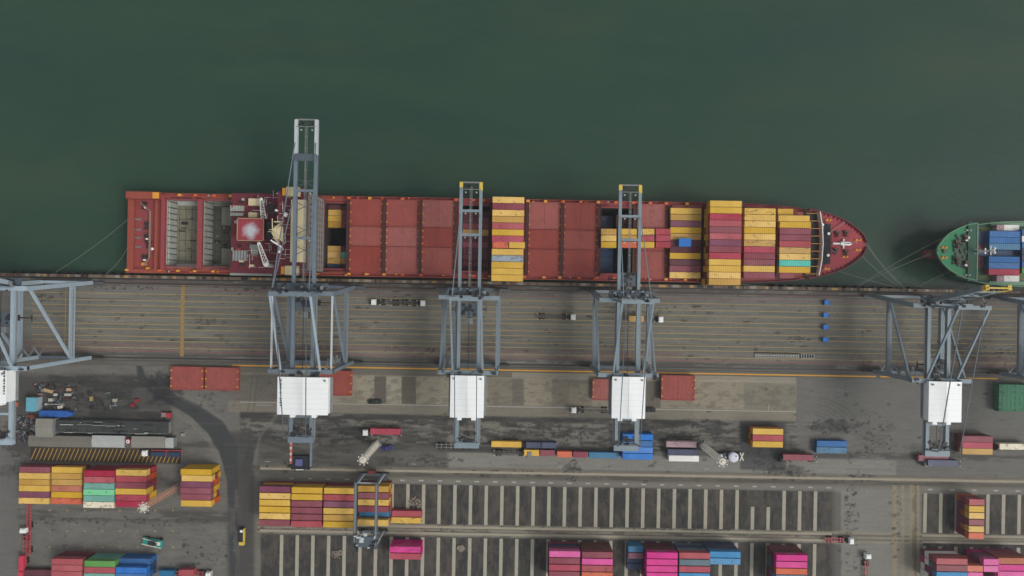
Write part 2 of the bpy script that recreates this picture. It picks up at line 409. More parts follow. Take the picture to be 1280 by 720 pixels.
# quay edge
qm = paint('quay_concrete', (112,98,82), 0.6, (60,44,36), 0.5, 0.85, scale=0.3)
dark = paint('dark_steel', (40,40,42), 0.3, (60,40,30), 0.3, 0.6)
black = paint('black_rubber', (24,24,25), 0.3, (40,38,36), 0.2, 0.8)
qe = MB(); qe.box(-4000, 4000, 1.3, YQ, -12, 0.18); tag(qe.build('quay_edge', qm), kind='structure')
stripe_old = paint('stripe_faded', (150,122,66), 0.9, (100,94,82), 1.0, 0.7, scale=0.8)
yel = paint('road_yellow', (172,144,78), 0.75, (86,82,72), 0.9, 0.7, scale=0.6)
org = paint('road_orange', (206,146,40), 0.35, (90,80,60), 0.3, 0.7, scale=0.5)
redl = paint('road_red', (134,74,76), 0.6, (84,74,70), 0.8, 0.7, scale=0.5)
whl = paint('road_white', (164,164,156), 0.6, (100,98,92), 0.85, 0.7, scale=0.5)
# yellow / brown blocks on the coping, gutter and cable trench
cap = MB(); rq = random.Random(3); x = -XR
while x < XR:
    w = rq.choice([1.2, 2.0, 3.2]); 
    if rq.random() < 0.8: cap.box(x, x+w*rq.uniform(.4,1), 1.4, 2.42, 0.185, 0.20, rq.choice([0, 1, 1, 2, 2, 3]))
    x += w + rq.uniform(0.2, 1.2)
tag(cap.build('quay_edge_marking', [paint('cap_yellow', (176,136,66), 0.6, (80,60,40), 0.6), paint('cap_brown', (92,62,52), 0.6), paint('cap_grey', (140,134,120), 0.5), dark]), kind='structure')
tr = MB(); tr.box(-XR, XR, 0.75, 1.29, 0.004, 0.03); tag(tr.build('cable_trench', dark), kind='structure')
rail = MB()
for Yr in (-0.8, -31.3):
    rail.box(-XR, XR, Yr-0.35, Yr+0.35, 0.004, 0.012, 1); rail.box(-XR, XR, Yr-0.07, Yr+0.07, 0.012, 0.09, 0)
rail.box(-XR, XR, -32.6, -32.3, 0.004, 0.012, 1); rail.box(-XR, XR, -1.9, -1.7, 0.004, 0.012, 1)
tag(rail.build('crane_rail', [dark, paint('rail_bed', (64,60,58), 0.5)]), kind='structure')
lm = MB()
X40 = at(40, 400)[0]
for py in (366.6, 375, 381.6, 390, 395.6, 404.5, 410.7, 419.6, 425.3, 434):
    Y = at(131, py)[1]; lm.box(X40, XR, Y-0.11, Y+0.11, 0.004, 0.008)
tag(MB().box(at(228,400)[0]-.75, at(228,400)[0]+.75, -30.4, -1.2, 0.009, 0.012).build('cross_marking', stripe_old), kind='structure')
xv = at(81.6, 400)[0]; lm.box(xv-0.12, xv+0.12, -30, -1.6, 0.009, 0.012)
tag(lm.build('lane_marking', yel), kind='structure')
om = MB(); om.box(at(290,457)[0], at(1095,470)[0], -34.0, -33.45, 0.004, 0.008); om.box(at(1100,470)[0], at(1247,470)[0], -34.0, -33.45, 0.004, 0.008)
tag(om.build('safety_line', org), kind='structure')
rm = MB(); rm.box(-XR, XR, -28.7, -28.35, 0.004, 0.008); rm.box(-150, XR, -3.45, -3.2, 0.004, 0.008)
tag(rm.build('kerb_line', redl), kind='structure')
wm = MB(); wm.box(at(300,505)[0], at(995,515)[0], -48.85, -48.6, 0.004, 0.008); wm.box(at(320,505)[0], at(340,515)[0], -49.9, -49.7, 0.004, 0.008)
for k in range(30):
    x = -90+k*7.6; wm.box(x, x+1.9, -79.9, -79.4, 0.004, 0.008)
for k in range(6):
    x = 172+k*9; wm.box(x, x+1.9, -79.9, -79.4, 0.004, 0.008)
for k in range(4): wm.box(-100+k*60, -98+k*60, -73.0, -72.8, 0.004, 0.008)
wm.box(at(961,505)[0]-.1, at(961,505)[0]+.1, -48.6, -45.8, 0.009, 0.012)
tag(wm.build('white_marking', whl), kind='structure')
# strips of the storage blocks
stripc = paint('strip_concrete', (160,155,138), 0.5, (84,78,66), 0.55, 0.85, scale=0.5)
sb = MB()
for k in range(-15, 36):
    x = 3.8+6.43*k
    if not (-101 < x < 130 or x > 168): continue
    if x < 130:
        if x in ():pass
        y1 = -81.2; 
        if 97 < x < 112: y1 = -88
        sb.box(x-.7, x+.7, -97.4, y1, 0.004, 0.05)
        sb.box(x-.7, x+.7, -132, -102.9, 0.004, 0.05)
    elif x < XR-3:
        sb.box(x-.7, x+.7, -97.4, -81.2, 0.004, 0.05); sb.box(x-.7, x+.7, -132, -102.9, 0.004, 0.05)
tag(sb.build('block_strips', stripc), kind='structure')
rw = MB()
for Y in (-98.6, -101.2):
    rw.box(at(325,650)[0], at(1040,650)[0], Y-.45, Y+.45, 0.004, 0.04); rw.box(at(1153,650)[0], XR-1, Y-.45, Y+.45, 0.004, 0.04)
for Y in (-75.8,): rw.box(at(325,590)[0], XR-1, Y-.45, Y+.45, 0.004, 0.04)
tag(rw.build('crane_runway', paint('runway_concrete', (152,145,127), 0.5, (76,68,58), 0.5, 0.85, scale=0.4)), kind='structure')
# yellow hatched lane in the left yard
hz = MB(); hx0, hY = at(38, 575)[0], (at(130, 561.5)[1], at(130, 577)[1])
x = hx0
while x < at(224,570)[0]:
    hz._q([(x,hY[1],0.012),(x+.4,hY[1],0.012),(x+2.5,hY[0],0.012),(x+2.1,hY[0],0.012)], [(0,1,2,3)], 0); x += 1.75
tag(hz.build('hatched_marking', paint('hatch_yellow', (176,138,66), 0.7, (80,70,50), 0.7)), kind='structure')
# small yellow survey dots painted in the left yard
dots = MB()
for py in (638, 664, 684):
    for k in range(8):
        X, Y = at(62+k*22, py); dots.cyl((X,Y,0.004), (X,Y,0.008), 0.35, 8)
tag(dots.build('yard_dots', yel), kind='structure')

# ------------------------------------------------------------------ water
def water_mat():
    m = bpy.data.materials.new('harbour_water'); m.use_nodes = True; g = NT(m)
    tc = g.add('ShaderNodeTexCoord').outputs['Object']
    big = g.ramp(g.noise(g.scaled(tc, 0.30, 1.0, 1), 0.012, 5, 0.6), 0.35, 0.7)
    dist = g.add('ShaderNodeVectorMath', operation='ADD'); g.l.new(g.scaled(tc, 0.18, 1.0, 1), dist.inputs[0])
    wv = g.add('ShaderNodeVectorMath', operation='SCALE'); wv.inputs['Scale'].default_value = 26.0
    nz = g.add('ShaderNodeTexNoise'); nz.inputs['Scale'].default_value = 0.02; g.l.new(tc, nz.inputs['Vector']); g.l.new(nz.outputs['Color'], wv.inputs[0]); g.l.new(wv.outputs[0], dist.inputs[1])
    streak = g.ramp(g.noise(dist.outputs[0], 0.05, 6, 0.68), 0.42, 0.72)
    fine = g.ramp(g.noise(g.scaled(tc, 0.5, 1.0, 1), 0.35, 4, 0.7), 0.35, 0.7)
    sx = g.add('ShaderNodeSeparateXYZ'); g.l.new(tc, sx.inputs[0])
    e = g.ramp(sx.outputs[0], -60, 210)
    c = g.mix(big, lin((35,61,53)), lin((44,69,56)))
    c = g.mix(g.math('MULTIPLY', streak, 0.6), c, lin((52,74,56)))
    c = g.mix(g.math('MULTIPLY', fine, 0.16), c, lin((54,75,64)))
    c = g.mix(g.math('MULTIPLY', e, 0.3), c, lin((45,64,56)))
    ol = g.ramp(g.noise(dist.outputs[0], 0.022, 5, 0.6), 0.5, 0.72)
    c = g.mix(g.math('MULTIPLY', ol, 0.65), c, lin((60,71,53)))
    g.l.new(c, g.b.inputs['Base Color']); g.b.inputs['Roughness'].default_value = 0.12
    g.b.inputs['Specular IOR Level'].default_value = 0.35; g.b.inputs['IOR'].default_value = 1.33
    h1 = g.noise(g.scaled(tc, 0.7, 1.0, 1), 0.55, 5, 0.65); h2 = g.noise(tc, 0.08, 3, 0.5)
    bp = g.add('ShaderNodeBump'); bp.inputs['Strength'].default_value = 0.35; bp.inputs['Distance'].default_value = 0.25
    g.l.new(g.math('ADD', h1, g.math('MULTIPLY', h2, 1.5)), bp.inputs['Height']); g.l.new(bp.outputs[0], g.b.inputs['Normal'])
    return m
wb = MB()
for x0, x1, y0, y1 in ((-4000,-150,1.8,4000),(110,4000,1.8,4000),(-150,110,1.8,6.7),(-150,110,32.7,4000)):
    wb._q([(x0,y0,ZW),(x1,y0,ZW),(x1,y1,ZW),(x0,y1,ZW)], [(0,1,2,3)], 0)
tag(wb.build('water', water_mat()), kind='structure')

# ------------------------------------------------------------------ quay furniture
fend0 = None; bol0 = None
bolm = paint('bollard_paint', (96,60,44), 0.5)
k = 0
X = -206.0
while X < 208:
    if -154 < X < 106: X += 3.7; k += 1; continue
    if X > 168: break
    lab = 'black rubber fender bolted to the quay face just above the water'
    if fend0 is None:
        fend0 = thing('fender', lab, 'fender', (X, YQ, -1.2), 0, 'fenders along the quay wall')
        MB().box(-0.9, 0.9, 0.0, 0.75, -1.2, 1.0).build('fender_pad', black, fend0)
        MB().box(-0.5, 0.5, 0.75, 0.95, -1.0, 0.8).build('fender_face', dark, fend0)
    else: copy_tree(fend0, (X, YQ, -1.2))
    if k % 4 == 0:
        if bol0 is None:
            bol0 = MB().cyl((0,0,0),(0,0,.55),.28,10).cyl((0,0,.5),(0,0,.75),.42,10).box(-.45,.45,-.45,.45,0,.08).build('bollard', bolm)
            bol0.location = (X+1.5, 1.9, 0.2); tag(bol0, 'squat rust-brown mooring bollard on the quay edge', 'bollard', 'bollards along the quay edge')
        else:
            c = bol0.copy(); col.objects.link(c); c.location = (X+1.5, 1.9, 0.2)
    X += 3.7; k += 1

# ------------------------------------------------------------------ containers
COLS = dict(
 yellow=(210,168,70), ochre=(190,148,74), maroon=(134,62,74), red=(166,66,74), crimson=(168,54,74), magenta=(208,50,134),
 pink=(214,84,154), blue=(38,98,160), bright_blue=(34,112,196), light_blue=(60,136,186), dark_blue=(36,60,96), navy=(60,68,96), teal=(104,160,146), mint=(112,202,146),
 cream=(222,212,184), white=(224,224,218), grey=(140,154,164), orange=(204,98,66), green=(92,150,74), dark_green=(34,74,56), mauve=(158,128,134), aqua=(74,186,168),
 plum=(120,60,84), brown=(104,64,50), rusty=(176,96,66), slate=(84,104,116), steel_blue=(52,112,150), dark_maroon=(92,38,50))
def cmat(c):
    ru = 0.35 if c in ('ochre','rusty','mauve','orange') else 0.16
    return paint('container_'+c, COLS[c], 0.32, (96,58,44), ru, 0.5, vary=0.18, marks=0.55)
CM = {}
def cmesh(L, c):
    key = (round(L,1), c)
    if key in CM: return CM[key]
    W, H = 2.34, 2.62; b = MB(); hx, hy = L/2, W/2; e = 0.11
    # corner posts, rails
    for sx in (-1,1):
        for sy in (-1,1): b.cbox(sx*(hx-.09), sy*(hy-.09), H/2, .18, .18, H)
    for z in (.08, H-.07):
        for sy in (-1,1): b.cbox(0, sy*(hy-.05), z, L-.36, .1, .14)
        for sx in (-1,1): b.cbox(sx*(hx-.06), 0, z, .12, W-.36, .14)
    # corrugated roof
    n = int(L/0.42)*2; xs = np.linspace(-hx+.12, hx-.12, n+1); vs = []; fs = []
    for i, x in enumerate(xs):
        z = H-.05 + (0.035 if (i//2) % 2 else 0)
        if i in (0, n): z = H-.05
        vs += [(x,-hy+.1,z),(x,hy-.1,z)]
    fs = [(2*i, 2*i+2, 2*i+3, 2*i+1) for i in range(n)]; b._q(vs, fs, 0)
    # corrugated sides
    for sy in (-1,1):
        vs = []
        for i, x in enumerate(xs):
            y = sy*(hy-(.03 if (i//2) % 2 else .09)); vs += [(x,y,.1),(x,y,H-.1)]
        b._q(vs, [(2*i, 2*i+2, 2*i+3, 2*i+1) for i in range(n)], 0)
    # ends: doors with bars on +x, ribs on -x
    b.box(hx-.1, hx-.06, -hy+.1, hy-.1, .1, H-.1); b.box(-hx+.06, -hx+.1, -hy+.1, hy-.1, .1, H-.1)
    for y in (-.85,-.35,.35,.85): b.cyl((hx-.03,y,.15),(hx-.03,y,H-.15),.025,5,mi=1)
    for k in range(6): b.box(-hx+.02, -hx+.06, -1.0+k*.36, -.85+k*.36, .15, H-.15)
    b.box(-hx+.2, hx-.2, -hy+.1, hy-.1, .1, .14)
    o = b.build('shipping_container', [cmat(c), dark]); me = o.data; bpy.data.objects.remove(o)
    CM[key] = me; return me
NCOUNT = {'n': 0}
HIDDEN = []
def container(X, Y, z, L, c, label, group, rz=0.0, cat='container'):
    o = bpy.data.objects.new('shipping_container', cmesh(L, c)); col.objects.link(o)
    o.location = (X, Y, z); o.rotation_euler = (0,0,rz + (math.pi if random.random() < .5 and L < 13 and rz == 0 else 0)); tag(o, label, cat, group); NCOUNT['n'] += 1
    return o
TIER = 2.65
def cname(c): return c.replace('_',' ')
def sizew(L): return '' if L > 10 else ('short ' if L > 5 else 'tiny ')
def stack(desc, pxc, py0, L, tiers, rows, base=0.0, pitch=2.5, faces='', grp=None, pal=('yellow','maroon'), heights=None, dx=None, seed=0, ups=True):
    """rows: top colours from the water side towards the land side; faces: sides one can see"""
    rg = random.Random(sum(map(ord, desc))+seed)
    z = base + tiers*TIER
    X, Y = at(pxc, py0, z); Y -= 1.22
    grp = grp or 'shipping containers'
    for i, c in enumerate(rows):
        if c is None: continue
        t = tiers if heights is None else heights[i]
        y = Y - i*pitch; xo = X + (dx[i] if dx else 0) + rg.uniform(-.05,.05)
        for k in range(t):
            top = (k == t-1)
            vis = top or (k == t-2 and i == 0 and 'N' in faces and ('magenta' in pal or 'navy' in pal))
            zz = base + k*TIER
            cc = c if top else rg.choice(pal)
            if not vis: HIDDEN.append((xo, y, zz, L, cc)); continue
            row = 'row nearest the water' if i == 0 else ('row farthest from water' if i == len(rows)-1 and i > 1 else ORD[i]+' row from water')
            if top: lab = f'{sizew(L)}{cname(c)} container atop {row}, {desc}'
            else: lab = f'{sizew(L)}{cname(cc)} container in tier {["one","two","three","four"][k]}, {row}, {desc}'
            o = container(xo, y, zz, L, cc, lab, grp)
            yield_list.append((o, cc, k, i, t))
yield_list = []

LB = 'containers stacked in the left yard'
stack('leftmost yard stack below striped lane', 43, 583.6, 12.19, 2, ['maroon','yellow','ochre','yellow','plum','yellow'], faces='N', grp=LB)
stack('second left stack below striped lane', 83.5, 583.9, 12.19, 2, ['yellow','ochre','ochre','rusty','yellow','orange'], faces='N', grp=LB)
stack('third left stack holding mint container', 124, 588.2, 12.19, 3, ['crimson','red','teal','mint','teal','cream'], faces='N', grp=LB, pal=('maroon','maroon','red'))
stack('left stack with reach stacker', 164, 587.3, 12.19, 3, ['yellow','red','maroon','yellow','crimson','crimson'], faces='NE', grp=LB, pal=('yellow','maroon','orange','yellow','red'))
stack('lone stack by dark road', 245, 586.4, 12.19, 3, ['yellow','yellow','plum','maroon','maroon','yellow'], faces='NE', grp=LB, pal=('yellow','maroon','orange','yellow'), dx=[0,.4,0,0,0,.3])
BL = 'containers stacked at the bottom left'
stack('bottom left low stack', 47.5, 712.6, 12.19, 1, ['dark_maroon','dark_maroon'], faces='N', grp=BL, pal=('maroon',))
stack('bottom left plain red stack', 83.5, 698.6, 12.19, 3, ['red','red','red'], faces='N', grp=BL, pal=('dark_maroon','maroon'))
stack('bottom left green-topped stack', 124.5, 701.2, 12.19, 3, ['green','red','teal'], faces='N', grp=BL, pal=('teal','dark_maroon','dark_green'))
stack('bottom left blue stack', 164, 701.5, 12.19, 3, ['blue','bright_blue','blue'], faces='NE', grp=BL, pal=('dark_blue','blue','blue','green'), heights=[2,3,3])
stack('bottom left beside blue stack', 208, 713.2, 6.06, 1, ['steel_blue'], faces='N', grp=BL)

MB_ = 'containers stacked in the striped block by the gantry'
P = 2.68
stack('leftmost stack of striped block', 343.7, 608.0, 12.19, 3, ['plum','yellow','yellow','yellow','yellow','maroon'], pitch=P, faces='N', grp=MB_)
stack('second stack of striped block', 383.7, 609.3, 12.19, 3, ['yellow','yellow','maroon','maroon','maroon','red'], pitch=P, faces='N', grp=MB_, pal=('maroon','ochre'))
stack('third stack of striped block', 424, 610.0, 12.19, 3, ['yellow','red','plum','yellow','ochre','yellow'], pitch=P, faces='N', grp=MB_, pal=('maroon',))
stack('stack under gantry', 467, 607.6, 12.19, 3, ['ochre','maroon','yellow','maroon','steel_blue','yellow'], pitch=P, faces='NE', grp=MB_, pal=('yellow','maroon','orange'), heights=[3,3,3,3,2,3])
stack('low pair right of the gantry', 508.3, 638.6, 12.19, 1, ['red','yellow'], pitch=P, faces='N', grp=MB_)
MG = 'containers stacked in the lower striped block'
pinkpal = ('magenta','maroon','dark_blue','plum','pink')
stack('pink and red pair below gantry', 506.5, 683.4, 12.19, 3, ['magenta','crimson'], pitch=P, faces='N', grp=MG, pal=('magenta','magenta','plum'))
stack('first pink stack at bottom middle', 706.2, 689.0, 12.19, 4, ['pink','maroon','crimson','maroon','red'], pitch=P, faces='N', grp=MG, pal=pinkpal)
stack('second stack at bottom middle', 747, 690.0, 12.19, 4, ['maroon','pink','red','orange','maroon'], pitch=P, faces='N', grp=MG, pal=('brown','dark_maroon','brown'))
stack('short bay at bottom middle', 795, 682.8, 6.06, 2, ['steel_blue','plum','dark_blue','dark_blue'], pitch=P, faces='NW', grp=MG, pal=('steel_blue',), heights=[2,2,1,1])
stack('third tall stack at bottom middle', 828, 690.6, 12.19, 4, ['magenta','magenta','magenta','magenta','magenta'], pitch=P, faces='N', grp=MG, pal=('plum','magenta','dark_maroon'))
stack('mixed stack beside blue pair', 868.7, 691.0, 12.19, 4, ['red','slate','crimson','light_blue','maroon'], pitch=P, faces='N', grp=MG, pal=('navy','slate','dark_maroon'))
stack('bright blue pair at bottom', 906.5, 689.6, 12.19, 4, ['light_blue','light_blue'], pitch=P, faces='NE', grp=MG, pal=('navy','dark_blue'))
stack('tall stack left of cross lane', 990, 693.8, 12.19, 4, ['magenta','magenta','orange','light_blue','maroon'], pitch=P, faces='NW', grp=MG, pal=('dark_maroon','brown','plum','slate'))
RB = 'containers stacked in the right hand block'
stack('small stack in right block', 1221.3, 624.2, 6.06, 3, ['red','yellow','yellow','maroon','yellow','orange'], pitch=P, faces='NW', grp=RB, pal=('maroon','rusty','teal','plum','yellow'))
stack('bottom right maroon stack', 1190.5, 698.3, 12.19, 4, ['red','maroon','light_blue','blue'], pitch=P, faces='NW', grp=RB, pal=('magenta','plum','maroon','white','slate'))
stack('bottom right short bay', 1219.5, 698.7, 6.06, 4, [None,'orange','pink','pink'], pitch=P, faces='', grp=RB)
stack('bottom right pink bay', 1239.5, 698.9, 6.06, 4, ['pink','pink'], pitch=P, faces='NW', grp=RB, pal=('magenta','plum'))
stack('bottom right corner stack', 1267.5, 697.6, 12.19, 4, ['rusty','magenta','pink','magenta'], pitch=P, faces='N', grp=RB, pal=('plum','maroon'))

# roadside row of containers
RD = 'containers standing along the wet road'
def single(px0, px1, py, L, c, z, label, cat='container', grp=RD, rz=0.0):
    X, Y = at((px0+px1)/2, py, z+2.62); return container(X, Y, z, L, c, label, grp, rz, cat)
single(614,652,555.5,12.19,'yellow',0.02,'long yellow container, leftmost of the roadside row')
single(656.5,677,556.6,6.06,'navy',0.02,'short navy container behind the short yellow one')
single(678,694.5,556.8,6.06,'navy',0.02,'short navy container behind the short maroon one')
single(656,673,566.1,6.06,'yellow',0.02,'short yellow container with dark lettering streaks beside maroon one')
single(675,693.5,566.4,6.06,'maroon',0.02,'short maroon container between the short yellow and short red')
single(696.4,715,568.1,6.06,'orange',0.02,'short bright red container between two short maroon ones')
single(716.5,735,568.4,6.06,'maroon',0.02,'short maroon container touching the long blue one')
single(736.5,773,569.3,12.19,'steel_blue',0.02,'long blue container left of the blue roadside stack')
stack('blue roadside stack', 797.5, 542.8, 12.19, 2, ['bright_blue','blue','bright_blue','bright_blue'], pitch=2.6, faces='NW', grp=RD, pal=('blue','dark_blue'))
single(830.6,873,555.6,12.19,'mauve',1.0,'faded pinkish container parked behind the navy one by the road')
single(833,874,565.5,12.19,'navy',1.0,'navy container between the faded pink and the white ones')
single(835.7,874,573.2,12.19,'white',0.02,'long white container, nearest the runway by the reach stacker')
stack('roadside stack near cross lane', 960.3, 535.9, 12.19, 2, ['yellow','red','yellow'], pitch=2.55, faces='NW', grp=RD, pal=('rusty','maroon','ochre'))
single(979.5,1016.6,572.1,12.19,'maroon',1.35,'maroon container on a trailer below the yellow and red stack')
stack('blue pair by tyre marks', 1040, 551.2, 12.19, 1, ['blue','steel_blue'], pitch=2.6, faces='N', grp=RD)
stack('stack by raised crane', 1222.3, 545.2, 12.19, 2, ['maroon','crimson','ochre'], pitch=2.5, faces='NW', grp=RD, pal=('brown','dark_maroon'))
single(1249,1288,558.5,12.19,'cream',1.35,'cream container on a trailer at the right edge')
single(1159,1199,579,12.19,'navy',1.35,'navy container on a trailer beneath the raised boom crane')
single(1148,1186,573,12.19,'maroon',0.02,'maroon container mostly hidden behind the navy one under crane')
single(463,500,539.6,12.19,'crimson',1.35,'pinkish red container on a trailer left of middle')
single(222,243,716,6.06,'red',1.35,'short red container on a trailer at bottom left')

# ------------------------------------------------------------------ the red ship
SY = 19.7                                    # her centre line
ZD, ZH = 5.0, 7.0                            # main deck, hatch top
deckred = paint('ship_deck_red', (148,60,62), 0.45, (88,48,40), 0.5, 0.6, scale=0.25)
deckred2 = paint('ship_deck_dark', (108,34,46), 0.4, (70,40,40), 0.35, 0.6, scale=0.3)
orangered = paint('ship_orange_red', (150,66,50), 0.5, (100,56,36), 0.6, 0.6, scale=0.5)
hullred = paint('ship_hull', (122,40,40), 0.4, (70,44,38), 0.4, 0.5)
coverred = paint('hatch_cover_red', (156,74,66), 0.75, (110,84,70), 0.6, 0.6, scale=0.3, vary=0.2)
holdgrey = paint('hold_grey', (124,124,110), 0.6, (70,58,40), 0.6, 0.7, scale=0.25)
holdfloor = paint('hold_floor', (128,124,104), 0.9, (66,56,42), 0.8, 0.8, scale=0.35)
holdlight = paint('hold_light', (170,174,166), 0.7, (96,84,66), 0.7, 0.6, scale=0.5)
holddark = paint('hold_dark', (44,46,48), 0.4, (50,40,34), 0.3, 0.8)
white = paint('white_paint', (222,224,220), 0.12, (150,130,110), 0.08, 0.45, scale=0.2)
creamp = paint('cream_paint', (214,200,158), 0.25, (140,110,80), 0.2, 0.5)
shipyel = paint('fitting_yellow', (222,150,44), 0.3, (140,80,40), 0.4, 0.6)
shiporg = paint('fitting_orange', (206,92,40), 0.3, (140,60,40), 0.4, 0.6)
grey = paint('mid_grey', (120,124,124), 0.4, (80,66,56), 0.25, 0.6)
rope = paint('rope', (118,118,108), 0.2, rough=0.9)
ship = thing('container_ship', 'long red container ship moored along the quay beneath three boom cranes', 'ship', (0, SY, 0))
HB = 16.15
bow = [(85,16.1),(100,15.7),(112,14.8),(116.3,14.2),(121.6,13.1),(127,11.6),(132.4,9.4),(136,7.0),(139.3,4.2),(141,1.0)]
def outline(pts, stern): return [(stern,-pts[0][1])] + [(x,-h) for x,h in pts] + [(x,h) for x,h in pts[::-1]] + [(stern,pts[0][1])]
def hull(top, bot, z0, z1, b):
    if sum(top[k][0]*top[(k+1) % len(top)][1]-top[(k+1) % len(top)][0]*top[k][1] for k in range(len(top))) < 0: top = top[::-1]; bot = bot[::-1]
    n = len(top); vs = [(x,y,z0) for x,y in bot] + [(x,y,z1) for x,y in top]
    b._q(vs, [(k,(k+1) % n,n+(k+1) % n,n+k) for k in range(n)], 0)
wl_ = [(85,15.8),(98,15),(108,13),(114,11),(119,9),(124,6.8),(128,4.8),(131,3.2),(133,1.8),(134,0.4)]
hb_ = MB(); hull(outline([(x,h) for x,h in bow], -155), outline(wl_, -153), -9, ZD, hb_)
hb_.build('hull', hullred, ship)
# deck plates round the open holds : x ranges of the holds
holds = [(-139.5,-126.6),(-124.6,-113.0),(-76.0,-66.2),(-20.6,-9.2),(35.2,48.8)]
dk = MB(); cur = -155
for a, b_ in holds:
    dk.box(cur, a, -HB, HB, ZD-1.2, ZD); cur = b_
    w_ = 2.3 if a < -110 else 3.0
    dk.box(a, b_, HB-w_, HB, ZD-1.2, ZD); dk.box(a, b_, -HB, -HB+w_, ZD-1.2, ZD)
dk.box(cur, 85, -HB, HB, ZD-1.2, ZD)
dk.prism([(x, h*s_) for s_, x, h in [(-1,85,16.1),(-1,100,15.7),(-1,112,14.8),(-1,118,13.9)]] + [(x,h) for x,h in [(118,13.9),(112,14.8),(100,15.7),(85,16.1)]], ZD-1.2, ZD)
dk.build('deck', deckred, ship)
# forecastle
fp = [(118,13.9)] + bow[4:]
fo = MB(); fo.prism([(x,-h) for x,h in fp] + [(x,h) for x,h in fp[::-1]], ZD-.5, 7.6); fo.build('forecastle_deck', paint('forecastle_red', (158,50,60), 0.4, (90,44,44), 0.35, 0.6, scale=0.2), ship)
bw = MB()
for s_ in (-1,1):
    for (xa,ha),(xb,hb2) in zip(fp[:-1], fp[1:]): bw.bar((xa,s_*ha,7.9),(xb,s_*hb2,7.9),.3,1.6)
    for (xa,ha),(xb,hb2) in zip(fp[1:-1], fp[2:]):
        for t in (.2,.5,.8): bw.bar((xa+(xb-xa)*t, s_*(ha+(hb2-ha)*t)-s_*.1, 7.6),(xa+(xb-xa)*t-.3, s_*(ha+(hb2-ha)*t)-s_*1.0, 7.65),.15,.9)
for s_ in (-1,1):
    for (xa,ha),(xb,hb2) in zip(bow[:4], bow[1:4]): bw.bar((xa,s_*(ha-.1),5.7),(xb,s_*(hb2-.1),5.7),.3,1.4)
bw.build('bulwark', deckred2, ship)
# holds inside
hw = MB(); hf = MB(); hl = MB()
for i, (a, b_) in enumerate(holds):
    hw = MB(); hf = MB(); hl = MB()
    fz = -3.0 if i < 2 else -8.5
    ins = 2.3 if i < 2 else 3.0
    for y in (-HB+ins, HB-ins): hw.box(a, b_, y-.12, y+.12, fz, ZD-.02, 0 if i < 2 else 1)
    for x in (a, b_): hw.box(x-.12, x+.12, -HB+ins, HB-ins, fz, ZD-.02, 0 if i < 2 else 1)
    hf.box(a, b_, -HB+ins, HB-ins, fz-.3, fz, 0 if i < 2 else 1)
    if i < 2:                                        # ledge (stringer) with vertical cell guides
        for k in range(12):
            y = -HB+ins+.8+k*2.36; hl.box(a+.12, a+.42, y-.12, y+.12, fz, ZD-.3, 1); hl.box(b_-.42, b_-.12, y-.12, y+.12, fz, ZD-.3, 1)
        hl.box(a+.12, a+.5, -HB+ins+.12, HB-ins-.12, ZD-1.6, ZD-1.4, 0)
        hl.box(a+.5, b_-.12, -HB+ins+.12, -HB+ins+1.8, fz, fz+.5, 0); hl.box(a+.5, b_-.12, HB-ins-1.8, HB-ins-.12, fz, fz+.5, 0)
        for k in range(4): hl.box(a+1.2+k*2.6, a+1.3+k*2.6, -HB+ins+2, HB-ins-2, fz, fz+.1, 1)
        for k in range(6): hl.box(a+.8, b_-.5, -11+k*4.3, -10.85+k*4.3, fz, fz+.12, 1)
    else:
        for k in range(10):
            y = -HB+ins+1.4+k*2.6
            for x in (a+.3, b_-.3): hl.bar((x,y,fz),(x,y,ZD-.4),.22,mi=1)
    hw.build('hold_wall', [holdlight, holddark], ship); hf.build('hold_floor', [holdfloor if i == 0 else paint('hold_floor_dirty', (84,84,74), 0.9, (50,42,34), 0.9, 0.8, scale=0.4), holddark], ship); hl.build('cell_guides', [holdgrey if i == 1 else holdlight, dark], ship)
    if i < 2:
        rgh = random.Random(60+i)
        for k in range(16):
            MB().cbox(rgh.uniform(a+2, b_-2), rgh.uniform(-11, 11), fz+.25, rgh.uniform(.4,2.6), rgh.uniform(.15,1.2), rgh.uniform(.2,.7)).build('hold_debris', rgh.choice([holddark, holdgrey, dark]), ship)
for q in ((-6.8,-2.2,4,11.5,-.4),(-6.8,-2.2,-12.6,-5.5,-.9),(-4.0,-.3,9,13.2,-1.3)):
    x1 = holds[1][1]; MB().box(x1+q[0], x1+q[1], q[2], q[3], -2.9, q[4]).build('hold_locker', holdgrey, ship)
# coamings / cross decks
co = MB(); co2 = MB()
def xship(px, z=ZD): return at(px, 300, z)[0]
for x in (-140.3,):
    co.box(x-.9, x+.6, -HB+1, HB-1, ZD, 6.3)
co.box(-126.6, -124.6, -HB+2.5, HB-2.5, ZD, 6.4)
for i, (a, b_) in enumerate(holds):
    for s_ in (-1,1):
        co.bar((a-.2, s_*(HB-2.8), 5.6),(b_+.2, s_*(HB-2.8), 5.6),.35,1.3)
# side walkway rails and hatch coaming for the whole cargo length
for s_ in (-1,1):
    co.box(-60, 85, s_*(HB-2.7)-.2, s_*(HB-2.7)+.2, ZD, 6.2)
    co2.box(-155, 84, s_*(HB-.25)-.12, s_*(HB-.25)+.12, ZD, 6.0)
    co2.box(-155, -66, s_*(HB-1.5)-.6, s_*(HB-1.5)+.6, ZD, 5.25)
co.build('hatch_coaming', deckred, ship); co2.build('side_rail', orangered, ship)
